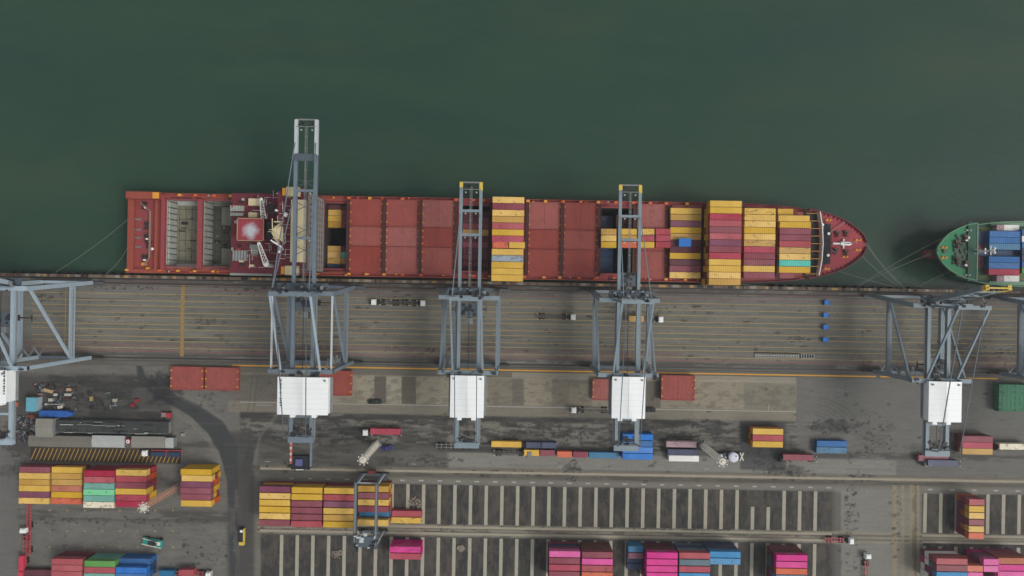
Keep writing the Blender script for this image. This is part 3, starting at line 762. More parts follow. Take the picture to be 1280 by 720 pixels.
# stern structure
st = MB(); st.box(-154.4, -151.9, -HB, HB-3, ZD, 6.6); st.build('stern_gallery', orangered, ship)
st = MB(); st.box(-154.2, -141.0, HB-2.9, HB-.1, 6.2, 8.6); st.box(-143.4, -140.9, HB-2.7, HB-.3, 8.6, 8.9, 1); st.build('stern_platform', [orangered, shipyel], ship)
st = MB(); st.box(-155, -139, -HB-.1, -HB+1.5, ZD, 6.4); st.box(-143.6, -142.4, -HB+.3, HB-3, ZD, 6.6)
st.build('poop_frame', orangered, ship)
mp = MB(); mp.bar((-145.4,-10,6.6),(-145.4,8.6,6.6),.8,.2); mp.bar((-145.4,8.6,6.6),(-149.5,12.0,6.6),.5,.2); mp.bar((-145.4,-10,6.6),(-147.6,-13.4,6.6),.5,.2)
for k in range(14): mp.bar((-147.5+.2*(k%3), -12+k*1.8, 5.3),(-149.5, -12+k*1.8, 5.3),.10)
mp.build('walkway', paint('walkway_brown', (140,108,92), 0.4), ship)
def winch(x, y, z, s_=1.0, root=ship, m=None):
    w = MB().cyl((x,y-.9*s_,z+.9),(x,y+.9*s_,z+.9),.55*s_,10).cyl((x,y-1.0*s_,z+.9),(x,y-.85*s_,z+.9),1.0*s_,12).cyl((x,y+.85*s_,z+.9),(x,y+1.0*s_,z+.9),1.0*s_,12).box(x-.9,x+.9,y+1.0*s_,y+1.9*s_,z,z+1.3)
    w.build('mooring_winch', m or dark, root)
def vent(x, y, z, root=ship): MB().cyl((x,y,z),(x,y,z+1.0),.35,8).dome((x,y,z+1.1),.62,10,5,sz=.6).build('mushroom_vent', white, root)
def bitts(x, y, z, root=ship, m=None):
    MB().cyl((x-.7,y,z),(x-.7,y,z+.8),.32,8).cyl((x+.7,y,z),(x+.7,y,z+.8),.32,8).box(x-1.2,x+1.2,y-.4,y+.4,z,z+.12).build('mooring_bitts', m or shipyel, root)
for px, py in ((181.5,259),(185,284),(185,299),(187,307.5),(182,325)):
    X, Y = at(px, py, ZD); winch(X, Y-SY, ZD)
for px, py in ((181.3,259),(183.5,298.7),(190.5,311),(180.5,325)): X, Y = at(px, py, ZD+1); vent(X, Y-SY, ZD)
for py in (274,287,297,308.5):
    X, Y = at(173, py, ZD); bitts(X, Y-SY, ZD, m=grey)
for px, py in ((181,330),(186.5,336)):
    X, Y = at(px, py, ZD); MB().cbox(X, Y-SY, ZD+.7, 1.4, 1.2, 1.4).cyl((X,Y-SY,ZD+1.4),(X,Y-SY,ZD+1.8),.4,8).build('roller_fairlead', shipyel, ship)
# lashing bridges between bays
lbx = []
LBM = paint('lashing_dark', (70,34,34), 0.5, (110,60,34), 0.6, 0.7, scale=0.6)
def lashing(x, z1=8.6, w=1.1):
    b = MB()
    for s_ in (-w/2, w/2):
        for k in range(14): 
            y = -HB+2.2+k*2.15; b.bar((x+s_,y,ZD),(x+s_,y,z1),.18)
        b.bar((x+s_,-HB+2,z1),(x+s_,HB-2,z1),.22)
    b.box(x-w/2, x+w/2, -HB+1.8, HB-1.8, z1-.12, z1-.02, 0)
    for k in range(0,13): b.bar((x-w/2,-HB+2.2+k*2.15,z1),(x+w/2,-HB+3.2+k*2.15,z1),.12)
    b.build('lashing_bridge', LBM, ship)
for px in (434.8, 480, 525, 570.3, 612.5, 658.7, 703, 749, 793, 835.6): lashing(xship(px, 8), 8.0)
for px in (880, 928.6, 972.3): lashing(xship(px, 8), 9.4, 1.6)
# orange and yellow fittings along the rails (lamp posts, fairleads)
rg = random.Random(11)
for px in (224,244,267,288,312,436,462,503,570,592,628,660,682,704,726,748,770,792,813,833,859):
    X, Y = at(px, 244.5+(px-160)*.0175, 7.4); 
    MB().cyl((X,HB-1.0,ZD),(X,HB-1.0,7.0),.16,6).cbox(X,HB-1.0,7.1,1.3,.9,.7).build('rail_fitting', shipyel if rg.random() < .5 else shiporg, ship)
for px in (158,199,222,243,266,436,458,480,503,526,592,612,656,680,700,724,746,768,813,833,857):
    X, Y = at(px, 340, 7.0)
    MB().cyl((X,-HB+1.0,ZD),(X,-HB+1.0,6.6),.16,6).cbox(X,-HB+1.0,6.7,1.2,.8,.7).build('rail_fitting', shipyel if rg.random() < .5 else shiporg, ship)
# bits of pipe and lockers on the side decks
for k in range(74):
    pl = MB()
    x = rg.uniform(-138, 82); s_ = rg.choice((-1,1)); l = rg.uniform(.5,4)
    pl.box(x, x+l, s_*(HB-1.9)-.25, s_*(HB-1.9)+.25, ZD+.25, ZD+rg.uniform(.5,1.1), 0)
    pl.build('deck_locker', rg.choice([deckred2, deckred2, orangered, dark]), ship)
# accommodation block
ax0, ax1 = -110.4, -76.2
ac = MB(); ac.box(ax0, ax1-10, -HB+.6, HB-.6, ZD, 12.5); ac.build('deck_house', deckred2, ship)
ac = MB(); ac.box(ax1-12, ax1-.4, -HB+1.2, HB-1.2, ZD, 24.6, 0); ac.box(ax1-.4, ax1, -HB+1.6, HB-1.6, ZD, 26, 1)
for lvl in range(6):
    z = 7.5+lvl*3.0
    for k in range(12): ac.box(ax1, ax1+.06, -HB+2.6+k*2.35, -HB+3.6+k*2.35, z, z+1.1, 2)
    ac.box(ax1, ax1+.5, -HB+1.8, HB-1.8, z-.5, z-.35, 1)
ac.build('accommodation_block', [deckred2, paint('front_weathered', (128,122,116), 0.8, (84,66,58), 0.8, 0.7, scale=0.5), dark], ship)
wh = MB(); wh.box(-82.0, -77.0, -11.5, 11.5, 24.6, 28.4, 0); wh.box(-79.55, -79.45, -11, 11, 28.4, 28.5, 1); wh.build('wheelhouse', [creamp, grey], ship)
wg = MB()
for s_ in (-1,1):
    wg.box(-86, -78, s_*11.5 if s_ > 0 else -16.4, 16.4 if s_ > 0 else -11.5, 24.4, 25.0, 0)
    wg.box(-84.2, -79.6, s_*14.6-1.7, s_*14.6+1.7, 25.0, 27.2, 1); wg.box(-86.0, -84.3, s_*14.6-1.4, s_*14.6+1.4, 25.0, 26.2, 2)
wg.build('bridge_wing', [deckred2, creamp, shipyel], ship)
# white rails, pipes and ladders on the decks
rl = MB(); rg = random.Random(2)
for k in range(110):
    x = rg.uniform(-104, -84); y = rg.uniform(-14, 14); l = rg.uniform(1.5, 5)
    z = 13.0 if x < -88.5 else 24.9
    if rg.random() < .5: rl.bar((x,y,z+.5),(x+min(l, -83-x),y,z+.5),.11)
    else: rl.bar((x,y,z+.5),(x,y+l*.7,z+.5),.11)
rl.build('deck_railing', white, ship)
for px0, px1, py0, py1 in ((334.5,343.5,254.5,268),(333.5,344,277,300)):
    X0, Y0 = at(px0, py0, 25); X1, Y1 = at(px1, py1, 25); dkb = MB(); dkb.box(X0, X1, Y1-SY, Y0-SY, 24.6, 25.0)
    for k in range(5): dkb.box(X0+.2, X1-.2, Y1-SY+.3+k*.7, Y1-SY+.4+k*.7, 25.0, 25.2)
    dkb.build('pit_shade_box', black, ship)  # raised black boxes, their colour standing in for the shade of deep pits
rgd = random.Random(21)
for k in range(26):
    px = rgd.uniform(289, 352); py = rgd.uniform(249, 333); z = 13.0 if px < 333 else 25.2
    if 294 < px < 334 and 268 < py < 305: continue
    X, Y = at(px, py, z); MB().cbox(X, Y-SY, z-.1, rgd.uniform(.4,1.8), rgd.uniform(.3,1.4), .8).build('deck_box', rgd.choice([holdlight, dark, creamp, deckred, holddark]), ship)
for k in range(44):
    X = -138+k*5.05; s_ = 1 if k % 2 else -1
    MB().cbox(X+rgd.uniform(-1,1), s_*(HB-rgd.uniform(.5,1.2)), 6.2, rgd.uniform(.4,.8), .5, .6).cyl((X,s_*(HB-.9),ZD),(X,s_*(HB-.9),6.1),.12,6).build('rail_fitting', rgd.choice([shipyel, shiporg, shiporg, holdlight]), ship)
for px0, px1, py0, py1, mi in ((288,305,257,264,0),(288,304,266,270,0),(291,309,313,326,1),(293,297,276,279,0),(314,323,306,318,1)):
    X0, Y0 = at(px0, py0, 13); X1, Y1 = at(px1, py1, 13); gb = MB()
    gb.box(X0, X1, Y1-SY, Y0-SY, 12.5, 13.2, mi)
    for k in range(5): gb.box(X0+.2+k*(X1-X0)/5, X0+.5+k*(X1-X0)/5, Y1-SY-.1, Y0-SY+.1, 13.2, 13.5, 0)
    gb.build('deck_grating', [holdlight, grey], ship)
yb = MB()
for px0, px1, py0, py1 in ((310.5,324,248,257),(310.5,321,265.5,272)):
    X0, Y0 = at(px0, py0, 15); X1, Y1 = at(px1, py1, 15); yb.box(X0, X1, Y1-SY, Y0-SY, 12.5, 15)
yb.build('store_crate', creamp, ship)
# funnel
def blotch_mat():
    m = bpy.data.materials.new('funnel_top_paint'); m.use_nodes = True; g = NT(m)
    tc = g.add('ShaderNodeTexCoord').outputs['Object']
    d = g.add('ShaderNodeVectorMath', operation='DISTANCE'); g.l.new(tc, d.inputs[0]); d.inputs[1].default_value = (-99.0, .2, 22)
    n = g.noise(tc, 0.45, 4, 0.6)
    k = g.ramp(g.math('ADD', d.outputs['Value'], g.math('MULTIPLY', n, 4.0)), 5.6, 3.2)
    c = g.mix(k, lin((142,50,58)), lin((176,180,186)))
    g.l.new(c, g.b.inputs['Base Color']); g.b.inputs['Roughness'].default_value = 0.6; return m
X0, Y0 = at(297, 272.5, 22); X1, Y1 = at(330, 301.5, 22)
fn = MB(); fn.box(X0, X1, Y1-SY, Y0-SY, 12.5, 22.0, 0)
fu = fn.build('funnel', deckred2, ship)
MB().box(X0+.3, X1-.3, Y1-SY+.3, Y0-SY-.3, 22.0, 22.15, 0).build('funnel_top', blotch_mat(), fu)
e = MB()
for a, b_, c_, d_ in ((X0,X1,Y1-SY,Y1-SY+.28),(X0,X1,Y0-SY-.28,Y0-SY),(X0,X0+.28,Y1-SY,Y0-SY),(X1-.28,X1,Y1-SY,Y0-SY)): e.box(a-.02,b_+.02,c_-.02,d_+.02,22.0,22.6)
e.build('funnel_rim', paint('beige_trim', (168,132,100), 0.4), fu)
# slewing deck cranes, lattice
def dcrane(p, q, nm='deck_crane_jib'):
    b = MB(); p = np.array(p, float); q = np.array(q, float); d = q-p; n = np.array((-d[1], d[0], 0)); n /= np.linalg.norm(n)
    for s_ in (-1,1): b.bar(p+n*s_*1.0, q+n*s_*.5, .28)
    for k in range(7):
        t = k/7; u = (k+1)/7; b.bar(p+d*t+n*(1-.5*t), p+d*u-n*(1-.5*u), .14); b.bar(p+d*t-n*(1-.5*t), p+d*t+n*(1-.5*t), .14)
    b.cyl(p-(0,0,6), p+(0,0,.4), .9, 10); b.dome(q, .7, 8, 4); b.build(nm, white, ship)
a = at(330,276,19); b_ = at(326.5,249,19); dcrane((a[0],a[1]-SY,19),(b_[0],b_[1]-SY,19))
a = at(333,331,19); b_ = at(323.5,304,19); dcrane((a[0],a[1]-SY,19),(b_[0],b_[1]-SY,19))
# radar mast
X, Y = at(350,290,26); Y -= SY; b = MB(); b.bar((X-1.3,Y-4,24.6),(X-.4,Y-.8,33),.5).bar((X+1.3,Y-4,24.6),(X+.4,Y-.8,33),.5).bar((X,Y+3.6,24.6),(X,Y+.3,34),.5).bar((X,Y+.3,34),(X,Y+4.2,34.4),.25)
for k in range(6): b.cbox(X+rgd.uniform(-.8,.8), Y-4+k*1.5, 25.5+rgd.uniform(0,4), 2.4, .35, .25)
for z in range(26, 33, 2): b.cbox(X, Y-.4, z, 2.4-(z-26)*.15, 4.6-(z-26)*.4, .18)
b.cyl((X,Y,33),(X,Y,37),.12,6); b.build('radar_mast', creamp, ship)
b = MB(); b.cbox(X-.5, Y-4.5, 28.3, 4.8, .5, .4, rot=-.55).cyl((X-.5,Y-4.5,24.8),(X-.5,Y-4.5,28.2),.25,8); b.build('radar_scanner', white, ship)
for px, py, r in ((357,268.3,.95),(349,314.5,.6),(345,262.8,.5)):
    X, Y = at(px,py,26.5); MB().cyl((X,Y-SY,24.6),(X,Y-SY,26),.3,8).dome((X,Y-SY,26.4),r,12,7).build('satellite_dome', white, ship)
X0, Y0 = at(288,338.5,7); X1, Y1 = at(340,341,7)
b = MB(); b.box(X0, X1, -HB-.4, -HB+.5, 6.4, 7.0)
for k in range(26): b.box(X0+k*.62, X0+k*.62+.12, -HB-.42, -HB+.52, 7.0, 7.25)
b.build('gangway', holdlight, ship)
for (px, py) in ((354,237.5),(347,237.5)): 
    X, Y = at(px,py,10); MB().dome((X,HB-.6,9),1.1,10,5,sz=.7).box(X-.3,X+.3,HB-1,HB+.2,7,9).build('life_raft', white, ship)
X, Y = at(377, 241.5, 22); MB().dome((X,HB-1.2,22),1.2,10,5,sz=.8).build('rescue_boat', paint('rescue_orange', (196,60,56), 0.2), ship)
# forward breakwater and forecastle gear
b = MB(); pts = [(121.2,-12.6),(122.2,-7),(122.6,0),(122.2,7),(121.2,12.6)]
for p, q in zip(pts[:-1], pts[1:]): b.bar((*p,9.0),(*q,9.0),.35,2.8)
b.build('breakwater', paint('breakwater_white', (214,208,206), 0.2), ship)
b = MB(); b.prism([(116.6,-13.4),(121.0,-12.6),(122.2,0),(121.0,12.6),(116.6,13.4)], 7.6, 7.66); b.build('breakwater_dark_sheet', holddark, ship)  # flat dark sheet laid over the deck behind the breakwater
b = MB()
for k in range(9): y = -12+k*3; b.bar((116.6,y,8.4),(122.0,y,9.6),.2)
b.build('breakwater_stay', shipyel, ship)
F = 7.6
gearm = paint('gear_brown', (78,64,52), 0.5, (130,90,50), 0.4)
b = MB(); X, Y = at(1055,304.5,F+1); Y -= SY
b.cyl((X-4.2,Y,F+.5),(X+3.2,Y,F+.5),.4,8).box(X-1.2,X+2.6,Y-.7,Y+.7,F,F+1.2).box(X-.2,X+.25,Y-1.9,Y+1.9,F,F+.8)
b.cyl((X+1,Y,F),(X+1,Y,F+9),.28,8,.12); b.build('foremast', white, ship)
for px, py in ((1057,293.5),(1057,317),(1046,294),(1044,315)): X, Y = at(px,py,F); winch(X, Y-SY, F, .8, ship, gearm)
for px, py in ((1028,281),(1035.6,292),(1035,319)): X, Y = at(px,py,F+1); vent(X, Y-SY, F)
for px, py in ((1035,275),(1072,300),(1072,312.5),(1033,336),(1056,321)): X, Y = at(px,py,F); bitts(X, Y-SY, F)
b = MB()
for pxa, pya, pxb, pyb in ((1034,293,1056,278),(1039,312,1047,318.5),(1025,320,1029,283)):
    A = at(pxa,pya,F+1); B = at(pxb,pyb,F+1); b.bar((A[0],A[1]-SY,F+1),(B[0],B[1]-SY,F+1.2),.22)
b.build('derrick_post', grey, ship)
b = MB(); b.box(124.0,126.6,-8,8,F,F+.35)
for k in range(7): b.box(123.2+k*.6, 123.35+k*.6, -11+k, 11-k, F+.36, F+.5)
b.build('chain_platform', holddark, ship)

# hatch covers
HCM = {}
def hcmesh(L, W, c=0):
    key = (round(L,2), round(W,2), c)
    if key in HCM: return HCM[key]
    b = MB(); b.box(-L/2, L/2, -W/2, W/2, 0, .75)
    rg = random.Random(int(L*W*10))
    n = int(L/1.55)
    for k in range(1, n): x = -L/2+k*L/n; b.box(x-.05, x+.05, -W/2+.25, W/2-.25, .75, .80)
    for s_ in (-1,1):
        b.box(-L/2, L/2, s_*(W/2-.14)-.14, s_*(W/2-.14)+.14, .75, .95); b.box(s_*(L/2-.14)-.14, s_*(L/2-.14)+.14, -W/2+.3, W/2-.3, .75, .93)
    for k in range(int(W/2.5)+1):
        y = -W/2+.6+k*(W-1.2)/int(W/2.5)
        for s_ in (-1, 0, 1): b.cbox(s_*(L/2-.8), y, .85, .42, .3, .28, 1)
    for k in range(6): 
        x = rg.uniform(-L/2+1, L/2-1); y = rg.uniform(-W/2+1, W/2-1); b.cbox(x, y, .82, rg.uniform(.2,.8), rg.uniform(.2,.5), .14, 1)
    for s_ in (-1,1):
        for k in range(3):
            y = -W/2+W*(k+.5)/3; b.cbox(s_*(L/2-.25), y, 1.0, .55, .5, .35, 2)
    mats = [(coverred, paint('cover_fitting', (136,66,60), 0.5), shipyel), (paint('cover_green', (34,112,76), 0.4, (40,60,50), 0.4, 0.6, scale=0.22), paint('cover_fitting_green', (24,70,50), 0.4), grey)][c]
    o = b.build('hatch_cover', list(mats)); me = o.data; bpy.data.objects.remove(o); HCM[key] = me; return me
def cover(X, Y, z, L, W, lab, grp, c=0):
    o = bpy.data.objects.new('hatch_cover', hcmesh(L, W, c)); col.objects.link(o); o.location = (X, Y, z)
    return tag(o, lab, 'hatch cover', grp)
cols_ = [(437,477.5,'first from the left'),(482.5,523.5,'second from the left'),(527.5,568,'third from the left'),(660.5,700.5,'fourth from the left'),(704.5,746.5,'fifth from the left'),(796,833.5,'beside the rightmost boom crane')]
HG = 'red hatch covers laid across the ship'
for a, b_, d in cols_:
    X0 = at(a, 300, ZH)[0]; X1 = at(b_, 300, ZH)[0]
    for (y0, y1, w) in ((4.0,14.9,'waterside'),(-3.9,3.9,'middle'),(-14.9,-4.0,'quayside')):
        if 'rightmost' in d and w == 'middle': lab = 'red hatch cover under the small containers, beside the rightmost boom crane'
        else: lab = f'{w} red hatch cover of the covered bay {d}'
        cover((X0+X1)/2, SY+(y0+y1)/2, ZH-.85, X1-X0, y1-y0-.1, lab, HG)
for a, b_, d in ((616.5,655.5,'beneath the tall stacked bay'),(839.5,877,'beneath the low single layer bay'),(886.5,927,'beneath the tallest forward bay'),(931,970,'beneath the mostly yellow forward bay'),(975,1015,'beneath the foremost bay')):
    X0 = at(a, 300, ZH)[0]; X1 = at(b_, 300, ZH)[0]; w = 29.0 if X1 < 90 else 25.5
    cover((X0+X1)/2, SY, ZH-.85, X1-X0, w, f'dark red hatch cover {d}', HG)

SG = 'containers on the deck of the red ship'
def shipstack(*a, **k): stack(*a, base=ZH+.02, grp=SG, pal=k.pop('pal', ('yellow','maroon')), **k)
shipstack('stacked bay amidships', 635.7, 246.0, 12.19, 4, ['yellow','maroon','yellow','ochre','red','yellow','crimson',None,'yellow','grey','yellow','yellow','yellow'], faces='')
z4 = ZH+4*TIER
container(at(625.5,306,z4)[0], at(625,306,z4)[1]-.1, z4-TIER, 6.06, 'orange', 'short orange-red striped container in the amidships stacked bay', SG)
container(at(646.3,306,z4)[0], at(646,306,z4)[1]-.1, z4-TIER, 6.06, 'yellow', 'short yellow container beside the striped orange one amidships', SG)
shipstack('low bay on ship', 857.8, 260.0, 12.19, 1, ['yellow','ochre','plum','yellow','ochre','dark_maroon','dark_maroon','yellow','dark_maroon','maroon','yellow'], pitch=2.54, faces='')
shipstack('tallest forward bay', 907.7, 250.8, 12.19, 4, ['yellow','yellow','crimson','red','maroon','red','plum','maroon','crimson','yellow','yellow','yellow','ochre'], faces='W', pal=('ochre','yellow','dark_maroon','maroon'))
shipstack('mostly yellow forward bay', 950.5, 260.2, 12.19, 2, ['yellow','yellow','yellow','yellow','yellow','ochre','crimson','maroon','maroon','yellow','maroon'], pitch=2.51, faces='W', pal=('maroon','ochre'))
shipstack('foremost bay', 994.7, 269.2, 12.19, 2, ['yellow','yellow','maroon','maroon','red','ochre','yellow','aqua','yellow'], pitch=2.51, faces='W', pal=('maroon','ochre'), dx=[-.6,0,0,0,0,0,0,0,0])
container(at(985,263,12)[0], at(985,264,12)[1], ZH, 6.06, 'yellow', 'short yellow container at the waterside corner of the foremost bay', SG)
container(at(987,341,12)[0], at(987,343.5,12)[1], ZH, 6.06, 'maroon', 'short maroon container at the quayside corner of the foremost bay', SG)
X, Y = at(856.5, 303, ZH+TIER*1+2.6); 
o = MB().box(-2.3,2.3,-1.55,1.55,0,2.4).box(-2.35,-2.1,-1.6,1.6,2.4,2.5).box(2.1,2.35,-1.6,1.6,2.4,2.5).box(-2.1,2.1,-1.6,-1.4,2.4,2.5).box(-2.1,2.1,1.4,1.6,2.4,2.5)
for k in range(5): o.box(-1.9+k*.85,-1.7+k*.85,-1.4,1.4,2.4,2.45)
o = o.build('storage_bin', paint('bin_blue', (30,112,196), 0.15)); o.location = (X,Y,ZH+TIER)
tag(o, 'bright blue bin on top of the low container bay of the ship', 'bin', 'bright blue bins')
# small containers by the rightmost boom crane
for (a, b_, cs, d) in ((751,771,['ochre','yellow','yellow'],'over the open hold, leftmost group'),(777,796,['yellow','ochre','orange'],'under the rightmost boom'),(799,818,['yellow','red','yellow'],'just right of the rightmost boom'),(820,838.5,['red','crimson','red'],'of the all red group')):
    for i, c in enumerate(cs):
        X, Y = at((a+b_)/2, 289.7+i*8.1, ZH+TIER); container(X, Y, ZH, 6.06, c, f'short {cname(c)} container, {ORD[i]} from the waterside, {d}', SG)
# carriers that hold the group above the open hold
# containers down in the holds
HG2 = 'containers down in the open holds of the red ship'
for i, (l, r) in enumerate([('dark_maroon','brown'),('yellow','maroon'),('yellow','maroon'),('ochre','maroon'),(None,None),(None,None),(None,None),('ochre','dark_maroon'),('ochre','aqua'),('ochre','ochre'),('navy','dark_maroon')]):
    for c, xx, w in ((l,-72.95,'left'),(r,-66.6-2.6,'right')):
        if c is None: continue
        xx = -72.9 if w == 'left' else -68.2
        L = 5.4 if w == 'left' else 3.6
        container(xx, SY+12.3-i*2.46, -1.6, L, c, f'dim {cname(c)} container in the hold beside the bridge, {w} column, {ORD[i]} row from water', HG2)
for i in range(11):
    c = 'ochre' if i == 4 else ('dark_maroon' if i % 3 else 'maroon')
    if i == 0: continue
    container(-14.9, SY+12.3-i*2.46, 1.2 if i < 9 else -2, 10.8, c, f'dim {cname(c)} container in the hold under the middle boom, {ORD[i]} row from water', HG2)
for i in range(11):
    if i in (0,): continue
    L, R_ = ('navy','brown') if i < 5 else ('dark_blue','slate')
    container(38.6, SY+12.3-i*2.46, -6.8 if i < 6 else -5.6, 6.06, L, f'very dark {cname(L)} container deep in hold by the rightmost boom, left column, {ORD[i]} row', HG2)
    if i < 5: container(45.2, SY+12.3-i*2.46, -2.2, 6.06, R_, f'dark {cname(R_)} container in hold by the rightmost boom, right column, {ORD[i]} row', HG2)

# ------------------------------------------------------------------ the green ship
GY = 17.4
greenp = paint('green_deck', (34,126,82), 0.35, (40,80,60), 0.3, 0.6, scale=0.25)
greend = paint('green_dark', (26,82,60), 0.4, (50,50,36), 0.4, 0.6, scale=0.4)
greenl = paint('green_rail', (110,150,120), 0.3)
olive = paint('olive_deck', (84,100,50), 0.5, (60,60,34), 0.5)
gs = thing('container_ship', 'green ship with a white foremast and blue containers entering at the right edge', 'ship', (0, GY, 0))
gb_ = []
for px, py in ((1169.8,315),(1173,306),(1179,298),(1186,291.5),(1196,286),(1208,281.3),(1220.6,279)):
    X, Y = at(px, py, 12); gb_.append((X, max(0.3, Y-GY)))
gb_[0] = (gb_[0][0], 0.25)
XB = gb_[-1][0]; 
b = MB(); top = [(x,-h) for x,h in gb_[::-1]] + [(x,h) for x,h in gb_]
b.prism(top, 11.4, 12.0); b.build('forecastle_deck', greenp, gs)
b = MB()
wl2 = [(gb_[0][0]+9.5+i*3.0, max(.2,h*.5-.1)) for i,(x,h) in enumerate(gb_)]
hull([(x,-h) for x,h in gb_[::-1]] + [(x,h) for x,h in gb_], [(x,-h) for x,h in wl2[::-1]] + [(x,h) for x,h in wl2], -7, 11.4, b); b.build('bow_plating', greend, gs)
b = MB()
for s_ in (-1,1):
    for (xa,ha),(xb,hb2) in zip(gb_[:-1], gb_[1:]): b.bar((xa,s_*ha,12.4),(xb,s_*hb2,12.4),.22,1.0)
b.bar((XB,-gb_[-1][1],12.4),(XB,gb_[-1][1],12.4),.35,1.0); b.build('bulwark', greenl, gs)
b = MB(); b.box(XB-3.6, XB-.3, -11.5, 11.5, 12.0, 12.7); b.build('break_plate', greend, gs)
b = MB(); mh = [(XB-2,9.3),(XB+3,10.9),(XB+9,12.2),(XB+16,13.0),(XB+24,13.4),(XB+120,13.4)]
b.prism([(x,-h) for x,h in mh]+[(x,h) for x,h in mh[::-1]], -8, 2.6); b.build('hull', greend, gs)
b = MB()
for s_ in (-1,1):
    for (xa,ha),(xb,hb2) in zip(mh[:-1], mh[1:]): b.bar((xa,s_*(ha-.2),3.1),(xb,s_*(hb2-.2),3.1),.25,1.0)
    b.box(XB+12, XB+110, s_*12-.8, s_*12+.8, 2.6, 2.8)
b.build('side_rail', greenl, gs)
b = MB(); b.box(XB+1, XB+100, -10.6, 10.6, 2.6, 3.2); b.build('hatch_coaming', olive, gs)
b = MB(); X, Y = at(1160,316.5,ZW); b.cyl((171.9,-.3,ZW+.1),(186,-.3,ZW+.1),1.75,14); b.dome((171.9,-.3,ZW+.1),1.75,14,8)
b.build('bulbous_bow', paint('antifouling_red', (120,44,52), 0.35), gs)
b = MB(); b.cyl((XB+.2,0,12),(XB+.2,0,22),.35,10,.25); b.cbox(XB+.2,0,20,.3,3.4,.2).cbox(XB+.2,0,17,.5,2.2,.2).cbox(XB+.2,0,21.4,1.0,1.8,.5).bar((XB-1.4,-1,12),(XB+.2,0,17),.2).bar((XB-1.4,1,12),(XB+.2,0,17),.2)
b.dome((XB+.2,.8,22),.55,8,5).dome((XB+.2,-.8,22),.55,8,5); b.build('foremast', white, gs)
for px, py in ((1195,307),(1195,327),(1206,300),(1207,332)): X, Y = at(px,py,12); winch(X, Y-GY, 12, 1.0, gs, gearm)
for px, py in ((1210,297),(1207.6,300.5),(1207,331.5)): X, Y = at(px,py,12.8); vent(X, Y-GY, 12, gs)
for px, py in ((1179.5,309.5),(1179.5,322)): X, Y = at(px,py,12); bitts(X, Y-GY, 12, gs)
for px, py in ((1210,288),(1208.6,344)): X, Y = at(px,py,12); bitts(X, Y-GY, 12, gs, holdlight)
b = MB(); rg = random.Random(8)
for k in range(26): x = rg.uniform(XB-9, XB-3.8); y = rg.uniform(-6.5, 6.5); b.cbox(x, y, 12.3, rg.uniform(.3,1.6), rg.uniform(.3,1.4), .6)
b.prism([(XB-8.5,-4.5),(XB-3.8,-8),(XB-3.8,8),(XB-8.5,4.5)], 12.0, 12.06)
b.cyl((XB-15.5,.2,12),(XB-15.5,.2,12.9),.5,10).cyl((XB-12.5,0,12),(XB-12.5,0,12.8),.8,10)
b.build('windlass_gear', [paint('gear_green', (62,88,68), 0.5, (80,60,40), 0.5)], gs)
GG = 'containers on the green ship'
pb = ('dark_blue','blue','maroon')
stack('waterside group of the green ship', 1256.3, 288.8, 12.19, 2, ['blue','blue','steel_blue'], base=3.22, faces='W', grp=GG, pal=pb)
stack('middle of the green ship', 1256.3, 312.9, 12.19, 1, ['dark_blue'], base=3.22, faces='W', grp=GG, pal=pb)
stack('quayside group of the green ship', 1255.8, 320.6, 12.19, 2, ['blue','blue','crimson'], base=3.22, faces='W', grp=GG, pal=pb)
for py, w, d in ((284.8,'cream','waterside'),(348.2,'cream','quayside')):
    X, Y = at(1264.5, py, 5.8); container(X+.0, Y, 3.22, 6.06, 'white', f'short white refrigerated container on the {d} edge of green ship', GG)
    X, Y = at(1250.5, py, 5.8); container(X, Y, 3.22, 3.0, 'mauve', f'tiny beige unit beside the white container, {d} edge of green ship', GG)
for i in range(7):
    X, Y = at(1228.5, 293+i*7.8, 5.8); c = ('navy','dark_blue','dark_maroon','dark_blue','dark_maroon','dark_maroon','dark_green')[i]
    container(X, Y, 3.22, 4.6, c, f'dim {cname(c)} container, {ORD[i]} from water, behind the green forecastle', GG)
for i, c in enumerate(('blue','white','blue','dark_blue','navy','blue','green')):
    X, Y = at(1296.5, 291+i*7.9, 8.3); container(X, Y, 5.87, 12.19, c, f'{cname(c)} container cut by the right edge on the green ship, {ORD[i]} from water', GG)
    HIDDEN.append((X, Y, 3.22, 12.19, 'navy'))

# ------------------------------------------------------------------ mooring lines
def mline(name_lab, A, B, sag=0.6):
    b = MB(); A = np.array(A); B = np.array(B); n = 8; prev = A
    for k in range(1, n+1):
        t = k/n; p = A+(B-A)*t; p = p-(0,0,sag*4*t*(1-t)*3); b.bar(prev, p, .13); prev = p
    o = b.build('mooring_line', rope); tag(o, name_lab, 'rope', 'mooring lines')
def AT(px, py, z): X, Y = at(px, py, z); return (X, Y, z)
mline('upper of the twin mooring lines from the tip of the red bow', AT(1083,304,8.2), AT(1132.5,361,.8))
mline('lower of the twin mooring lines from the tip of the red bow', AT(1084,307,8.2), AT(1131,362,.8))
mline('mooring line from the quayside shoulder of the red bow', AT(1078,320,8.2), AT(1125,359.5,.8))
mline('long low mooring line leaving the red ship behind her bow', AT(1040,336,8.2), AT(1118,358.5,.8))
mline('mooring line from the green bow reaching farthest left', AT(1179,297,12.3), AT(1072,357.5,.8))
mline('mooring line from the tip of the green bow', AT(1165,316.5,12.2), AT(1077,355,.8))
mline('short mooring line crossing the green forecastle edge', AT(1203,333,12.6), AT(1143,361,.8))
mline('mooring line from the red stern reaching farthest left', AT(160,274,7.5), AT(70,340,.8))
mline('short steep mooring line at the red stern', AT(160,308,7.5), AT(132,343,.8))
mline('stern mooring line lying along the side of the red ship', AT(913,353,6), AT(952,358,.8))
